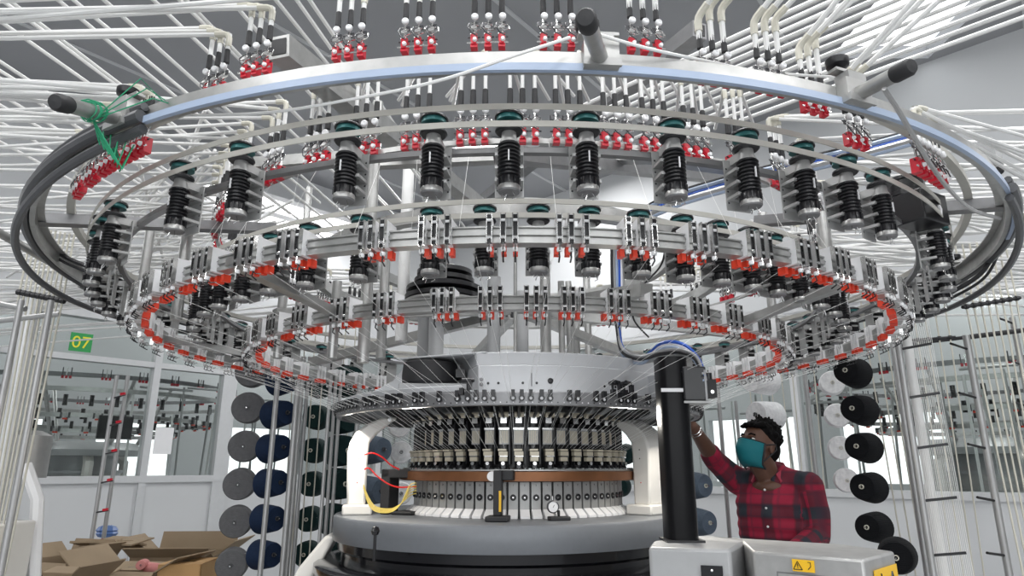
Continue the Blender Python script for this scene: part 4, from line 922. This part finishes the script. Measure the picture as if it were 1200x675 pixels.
# PERSON START ====================================================== the worker
SKIN = mat('brown_skin', (.125, .058, .036), 0, .5, .12, 40); HAIR = mat('black_hair', (.005, .0045, .0045), 0, .85, .3, 80, bump=.6); HAIR.node_tree.nodes['Principled BSDF'].inputs['Specular IOR Level'].default_value = .15
MASKM = mat('teal_mask_cloth', (.0, .16, .19), 0, .7, .06, 60); EYEW = mat('eye_white', (.7, .7, .68), 0, .3, .02); TROU = mat('dark_trousers', (.03, .035, .05), 0, .8, .1)
def plaid():
    m = bpy.data.materials.new('red_plaid_shirt'); m.use_nodes = True; nt = m.node_tree; b = nt.nodes['Principled BSDF']; b.inputs['Roughness'].default_value = .8
    at_ = nt.nodes.new('ShaderNodeAttribute'); at_.attribute_name = 'cloth'; sx = nt.nodes.new('ShaderNodeSeparateXYZ'); nt.links.new(at_.outputs['Vector'], sx.inputs[0])
    def band(out, freq, lo, hi):
        a = nt.nodes.new('ShaderNodeMath'); a.operation = 'MULTIPLY'; a.inputs[1].default_value = freq; nt.links.new(out, a.inputs[0])
        c = nt.nodes.new('ShaderNodeMath'); c.operation = 'SINE'; nt.links.new(a.outputs[0], c.inputs[0])
        r = nt.nodes.new('ShaderNodeMapRange'); r.inputs[1].default_value = lo; r.inputs[2].default_value = hi; nt.links.new(c.outputs[0], r.inputs[0]); return r.outputs[0]
    u = band(sx.outputs[0], 46, .1, .5); v = band(sx.outputs[1], 40, .0, .5); u2 = band(sx.outputs[0], 92, .75, .95); v2 = band(sx.outputs[1], 120, .8, .95)
    ad = nt.nodes.new('ShaderNodeMath'); ad.operation = 'ADD'; nt.links.new(u, ad.inputs[0]); nt.links.new(v, ad.inputs[1])
    cr = nt.nodes.new('ShaderNodeValToRGB'); cr.color_ramp.elements[0].color = (.34, .010, .042, 1); cr.color_ramp.elements[1].color = (.022, .030, .042, 1)
    e = cr.color_ramp.elements.new(.5); e.color = (.14, .012, .028, 1)
    hf = nt.nodes.new('ShaderNodeMath'); hf.operation = 'MULTIPLY'; hf.inputs[1].default_value = .5; nt.links.new(ad.outputs[0], hf.inputs[0]); nt.links.new(hf.outputs[0], cr.inputs[0])
    ad2 = nt.nodes.new('ShaderNodeMath'); ad2.operation = 'MAXIMUM'; nt.links.new(u2, ad2.inputs[0]); nt.links.new(v2, ad2.inputs[1])
    m2 = nt.nodes.new('ShaderNodeMath'); m2.operation = 'MULTIPLY'; m2.inputs[1].default_value = .35; nt.links.new(ad2.outputs[0], m2.inputs[0])
    mx = nt.nodes.new('ShaderNodeMix'); mx.data_type = 'RGBA'; nt.links.new(m2.outputs[0], mx.inputs[0]); nt.links.new(cr.outputs[0], mx.inputs[6]); mx.inputs[7].default_value = (.05, .02, .04, 1)
    nt.links.new(mx.outputs[2], b.inputs['Base Color']); return m
PLAID = plaid()
def ellip(mb, c, r, m, Mx=None, n=16):
    Mx = Mx or Matrix(); vs = []; fs = []
    for i in range(n+1):
        t = PI*i/n
        for j in range(n*2):
            p = PI*j/n; vs.append(Mx @ Vector((c[0]+r[0]*math.sin(t)*math.cos(p), c[1]+r[1]*math.sin(t)*math.sin(p), c[2]+r[2]*math.cos(t))))
    k = n*2
    for i in range(n):
        for j in range(k): fs.append((i*k+j, (i+1)*k+j, (i+1)*k+(j+1) % k, i*k+(j+1) % k))
    return mb.add(vs, fs, m)
def limb(mb, pts, rs, m, n=14):
    for i in range(len(pts)-1):
        p, q = Vector(pts[i]), Vector(pts[i+1]); L = (q-p).length; k = max(1, int(L/.02))
        mb.tube([p.lerp(q, t/k) for t in range(k+1)], [rs[i]+(rs[i+1]-rs[i])*t/k for t in range(k+1)], m, n)
    for p, r in zip(pts, rs): ellip(mb, p, (r, r, r), m, n=8)
def skin_mesh(mb, name, parent, vox, sm=4, attr=None, dis=None):
    """union the overlapping shapes into one continuous surface"""
    me = mb.mesh(name, False); o = bpy.data.objects.new(name+'_tmp', me); col.objects.link(o)
    rm = o.modifiers.new('r', 'REMESH'); rm.mode = 'VOXEL'; rm.voxel_size = vox
    s_ = o.modifiers.new('s', 'SMOOTH'); s_.factor = .5; s_.iterations = sm
    bpy.context.view_layer.update()
    me2 = bpy.data.meshes.new_from_object(o.evaluated_get(bpy.context.evaluated_depsgraph_get())); bpy.data.objects.remove(o)
    me2.materials.clear(); me2.materials.append(mb.mats[0]); me2.name = name
    if dis:
        for v in me2.vertices: v.co += dis(v.co)
    me2.polygons.foreach_set('use_smooth', [True]*len(me2.polygons)); me2.polygons.foreach_set('material_index', [0]*len(me2.polygons))
    if attr:
        a = me2.attributes.new('cloth', 'FLOAT_VECTOR', 'POINT')
        for i, v in enumerate(me2.vertices): a.data[i].vector = attr(v.co)
    o = bpy.data.objects.new(name, me2); col.objects.link(o); o.parent = parent; return o
C0 = at(905, 578, 3.5); base = Vector((C0.x, C0.y, 0))
wk = empty('person', base, 0, 'man in red and dark plaid shirt and teal face mask reaching up behind black column', 'person')
fa = math.radians(38); fw = Vector((-math.sin(fa), -math.cos(fa), 0)); lf = Vector((math.cos(fa), -math.sin(fa), 0)); up = Vector((0, 0, 1))
def W(f, l, z): return fw*f+lf*l+up*z           # body frame, relative to base
def A(px, py, Y): return at(px, py, Y)-base
shz = A(905, 566, 3.5).z
Rs = W(-.01, -.170, shz+.005); Ls = W(0, .175, shz-.015)
Re = A(838, 540, 3.55); Rw = A(811, 499, 3.32)
Le = A(958, 628, 3.36); Lw = A(925, 652, 3.12)
neck0 = A(903, 563, 3.5)+W(-.01, 0, 0); hc = A(889, 523, 3.44)
ha = math.radians(62); hf = Vector((-math.sin(ha)*math.cos(.24), -math.cos(ha)*math.cos(.24), math.sin(.24))); hl = Vector((math.cos(ha), -math.sin(ha), 0)); hu = hf.cross(hl)*-1
hu = hl.cross(hf) if hl.cross(hf).z > 0 else hf.cross(hl)
HM = Matrix(((hf.x, hl.x, hu.x, hc.x), (hf.y, hl.y, hu.y, hc.y), (hf.z, hl.z, hu.z, hc.z), (0, 0, 0, 1)))
def Hd(x, y, z): return HM @ Vector((x, y, z))
def hand(mb, wr, d, pn, side, curl, m):
    """wr wrist, d finger direction, pn palm normal, side = thumb side"""
    d = d.normalized(); pn = (pn-d*pn.dot(d)).normalized(); x = d.cross(pn).normalized()*side
    for i, u in enumerate((-.028, -.010, .009, .027)):
        limb(mb, [wr, wr+d*.05+x*u*.8, wr+d*.088+x*u], [.017, .0135, .0125], m, 8)
    Ls_ = (.060, .074, .080, .070)
    for i, u in enumerate((-.030, -.010, .010, .029)):
        p = wr+d*.088+x*u; a = 0; pts = [p]
        for k, fr in enumerate((.45, .32, .23)):
            a += curl*(.6, 1, .8)[k]; pts.append(pts[-1]+(d*math.cos(a)+pn*math.sin(a))*Ls_[i]*fr)
        limb(mb, pts, [.0092, .0085, .0078, .0068], m, 8)
    t0 = wr+d*.025+x*.024; t1 = t0+(x*.75+d*.6+pn*.25).normalized()*.040; t2 = t1+(d*.8+x*.3+pn*.5).normalized()*.030; t3 = t2+(d*.8+pn*.7).normalized()*.024
    limb(mb, [t0, t1, t2, t3], [.014, .0105, .0095, .008], m, 8)
sk = MB()
ellip(sk, (-.012, 0, .030), (.096, .076, .092), SKIN, HM); ellip(sk, (.028, 0, -.040), (.062, .058, .075), SKIN, HM); ellip(sk, (.058, 0, -.092), (.026, .028, .022), SKIN, HM)
ellip(sk, (.078, 0, .030), (.014, .045, .012), SKIN, HM); limb(sk, [Hd(.082, 0, .022), Hd(.100, 0, -.012)], [.008, .013], SKIN, 8); ellip(sk, (.092, 0, -.016), (.013, .017, .009), SKIN, HM)
for s_ in (-1, 1): ellip(sk, (-.010, s_*.077, -.010), (.017, .008, .030), SKIN, HM); ellip(sk, (.062, s_*.045, -.012), (.022, .018, .020), SKIN, HM)
limb(sk, [neck0+W(-.01, 0, -.04), Hd(-.028, 0, -.055)], [.060, .054], SKIN); limb(sk, [neck0+W(.02, 0, -.03), Hd(.02, 0, -.085)], [.045, .035], SKIN)
limb(sk, [Rs, Re, Re.lerp(Rw, .35), Rw], [.052, .042, .041, .027], SKIN); limb(sk, [Ls, Le, Le.lerp(Lw, .35), Lw], [.052, .042, .041, .027], SKIN)
limb(sk, [neck0-up*.02, Rs], [.055, .05], SKIN); limb(sk, [neck0-up*.02, Ls], [.055, .05], SKIN)
hip = shz-.50
for k in range(9):
    z = shz-.02-k*.062; ellip(sk, W(0, 0, z), (.105, .105, .05), SKIN)
for s_ in (-1, 1):
    limb(sk, [W(0, s_*.05, hip+.05), W(0, s_*.095, hip-.05), W(.02, s_*.105, hip*.52), W(-.01, s_*.11, .09)], [.09, .085, .055, .042], SKIN); limb(sk, [W(-.03, s_*.11, .05), W(.14, s_*.13, .035)], [.04, .03], SKIN)
hand(sk, Rw, Vector((-.15, -.35, 1)), Vector((-.6, .5, .2)), 1, .55, SKIN)
hand(sk, Lw, (Lw-Le), -up, -1, .35, SKIN)
body = skin_mesh(sk, 'body', wk, .0055, 3)
# shirt
sh = MB()
for k in range(12):
    t = k/11; z = shz+.005-t*.56; hw = (.150, .178, .186, .186, .184, .180, .176, .173, .172, .174, .178, .18)[k]; dp = (.075, .100, .115, .120, .120, .116, .114, .114, .116, .118, .12, .12)[k]
    q = Matrix.Translation(W(.005, 0, z)) @ Matrix.Rotation(math.atan2(lf.y, lf.x), 4, 'Z'); ellip(sh, (0, 0, 0), (hw, dp, .085 if k > 1 else .055), PLAID, q)
limb(sh, [W(-.020, 0, shz+.055), Rs.lerp(Ls, .25)+up*.02, Rs], [.056, .062, .066], PLAID); limb(sh, [W(-.020, 0, shz+.055), Rs.lerp(Ls, .75)+up*.02, Ls], [.056, .062, .068], PLAID)
limb(sh, [Rs, Rs.lerp(Re, .5)+up*-.004, Re, Re.lerp(Rw, .22)], [.070, .064, .055, .052], PLAID); limb(sh, [Ls, Ls.lerp(Le, .5)+W(-.01, .01, 0), Le, Le.lerp(Lw, .45), Lw.lerp(Le, .12)], [.074, .066, .058, .052, .046], PLAID)
ellip(sh, (0, 0, 0), (.105, .078, .05), PLAID, Matrix.Translation(W(-.012, 0, shz+.035)) @ Matrix.Rotation(math.atan2(lf.y, lf.x), 4, 'Z'))
from mathutils import noise
def shirt_attr(v):
    f, l, z = v.dot(fw), v.dot(lf), v.z
    # on the sleeves the weave follows the arm
    for a_, b_ in ((Rs, Re), (Re, Rw), (Ls, Le), (Le, Lw)):
        d = (b_-a_); t = (v-a_).dot(d)/d.length_squared
        if .12 < t < 1.1 and (v-a_-d*t).length < .085 and abs(l) > .15: return (t*d.length*1.0+a_.z, math.atan2((v-a_-d*t).dot(up), (v-a_-d*t).dot(lf))*.06, 0)
    return (l+.25*f, z, 0)
shirt = skin_mesh(sh, 'shirt', wk, .007, 5, shirt_attr, lambda p: Vector((1, 1, 0))*.006*noise.noise(p*Vector((9, 9, 14)).x if False else p*13)+fw*.008*noise.noise(p*9+Vector((3, 1, 2))))
cm = mat('collar_cloth', (.34, .03, .06), 0, .8, .25, 30)
c_ = MB()
for s_ in (-1, 1):
    pts = [W(-.065, 0, shz+.105), W(-.045, s_*.055, shz+.095), W(.015, s_*.068, shz+.07), W(.065, s_*.045, shz+.04)]
    for i in range(3):
        a_, b_ = pts[i], pts[i+1]; lo = [p+W(.012, s_*.022, -.040) for p in (a_, b_)]
        th = W(.004, s_*.004, .004); vs = [a_, b_, lo[1], lo[0], a_+th, b_+th, lo[1]+th, lo[0]+th]
        c_.add(vs, [(0, 1, 2, 3), (4, 7, 6, 5), (0, 4, 5, 1), (1, 5, 6, 2), (2, 6, 7, 3), (3, 7, 4, 0)], cm)
c_.build('collar', shirt)
for k in range(5):
    z = shz-.03-.085*k; MB().lathe([(.006, 0), (.005, .0025), (0, .003)], WHITEP, W((.118 if k else .112)+.010, .004, z), 10, ax=fw).build('button', shirt)
pk = MB()
for k in range(14):
    z = shz-.0-.035*k; f = .05+.065*min(1, (k+1)/2.2); pk.obox(W(f+.0105, .012, z), .026, .004, .036, PLAID, rz=math.atan2(lf.y, lf.x))
tr = MB(); ellip(tr, W(0, 0, hip+.03), (.15, .15, .10), TROU)
for s_ in (-1, 1): limb(tr, [W(0, s_*.05, hip+.05), W(0, s_*.095, hip-.05), W(.02, s_*.105, hip*.52), W(-.01, s_*.11, .10)], [.115, .10, .075, .070], TROU)
skin_mesh(tr, 'trousers', wk, .012, 4)
# hair: cap plus tousled tufts
hr = MB(); ellip(hr, (-.026, 0, .052), (.094, .082, .086), HAIR, HM); ellip(hr, (-.055, 0, -.005), (.062, .072, .070), HAIR, HM)
rnd = random.Random(3)
for k in range(150):
    th = rnd.uniform(0, 2*PI); ph = rnd.uniform(-.35, 1.45); n_ = Vector((math.cos(th)*math.cos(ph), math.sin(th)*math.cos(ph), math.sin(ph)))
    if n_.x > .45 and n_.z < .45: continue
    if n_.x > .1 and n_.z < .12: continue
    c = Vector((-.026+.094*n_.x, .080*n_.y, .050+.086*n_.z)); r = rnd.uniform(.009, .017); limb(hr, [Hd(*c), Hd(*(c+n_*.012+Vector((rnd.uniform(-.010, .018), rnd.uniform(-.01, .01), rnd.uniform(-.004, .012)))))], [r, r*.4], HAIR, 6)
for k in range(16):
    y = -.055+.0073*k; limb(hr, [Hd(.045, y, .098), Hd(.082+rnd.uniform(-.006, .006), y*.9, .082+rnd.uniform(-.008, .012))], [.015, .006], HAIR, 6)
skin_mesh(hr, 'hair', body, .0045, 1)
for s_ in (-1, 1):
    MB().tube([Hd(.086, s_*.012, .036), Hd(.088, s_*.028, .041), Hd(.076, s_*.046, .036)], .0045, HAIR, 6).build('eyebrow', body)
    e = MB(); ellip(e, (.075, s_*.030, .014), (.012, .013, .009), EYEW, HM, 8); e.build('eye', body)
    e = MB(); ellip(e, (.084, s_*.029, .015), (.005, .005, .006), HAIR, HM, 6); e.build('pupil', body)
# mask: shell over nose, mouth and chin
mk = MB(); n1, n2 = 22, 14; g0 = []
for i in range(n2+1):
    v = i/n2; z = .002-.118*v
    for j in range(n1+1):
        u = -1+2*j/n1; az = u*1.25
        rx = .056+.074*(1-abs(v-.30)**1.5*1.2)*(math.cos(az)**.6 if abs(az) < 1.5 else 0)
        ry = .080*(1-.30*max(0, v-.35))
        zz = z-.012*(1-math.cos(az))*(-1 if v < .2 else 1)*0
        x = .0+(rx)*math.cos(az)**.8+.004; y = ry*math.sin(az)
        if v > .85: x -= (v-.85)*.16
        g0.append(Hd(x, y, zz+(.012*(1-abs(u)) if v < .08 else 0)))
fs = [(i*(n1+1)+j, i*(n1+1)+j+1, (i+1)*(n1+1)+j+1, (i+1)*(n1+1)+j) for i in range(n2) for j in range(n1)]
mk.add(g0, fs, MASKM); mo = mk.build('face_mask', wk); sd = mo.modifiers.new('thick', 'SOLIDIFY'); sd.thickness = .003
bd = MB(); w_ = n1+1
bd.tube([g0[j] for j in range(w_)], .003, BLACKM, 5); bd.tube([g0[n2*w_+j] for j in range(w_)], .003, BLACKM, 5)
for j in (0, n1): bd.tube([g0[i*w_+j] for i in range(n2+1)], .005, BLACKM, 5)
for s_, j in ((-1, 0), (1, n1)):
    bd.tube([g0[1*w_+j], Hd(.005, s_*.083, .004), Hd(-.024, s_*.086, .012), Hd(-.030, s_*.086, -.012), Hd(-.012, s_*.082, -.035), g0[(n2-3)*w_+j]], .0035, BLACKM, 5)
bd.build('mask_strap', mo)
# wrist bangle and coil the hand reaches for
bg_ = MB()
for t in (.10, .16): c = Rw.lerp(Re, t); bg_.lathe([(.030, -.003), (.033, 0), (.030, .003), (.028, 0)], CHROME, c, 20, closed=True, ax=(Rw-Re))
bg_.build('bangle', wk)
co = empty('cable_coil', at(813, 482, 3.17), 0, 'coil of black cable hanging beside the black column at the worker hand', 'cable')
b = MB()
for k in range(5):
    r = .045-.003*k; b.tube([(r*math.cos(t*PI/8)*.8, .01*k-.02, r*math.sin(t*PI/8)+.006*k) for t in range(17)], .005, BLACKM, 6)
b.build('coil', co)
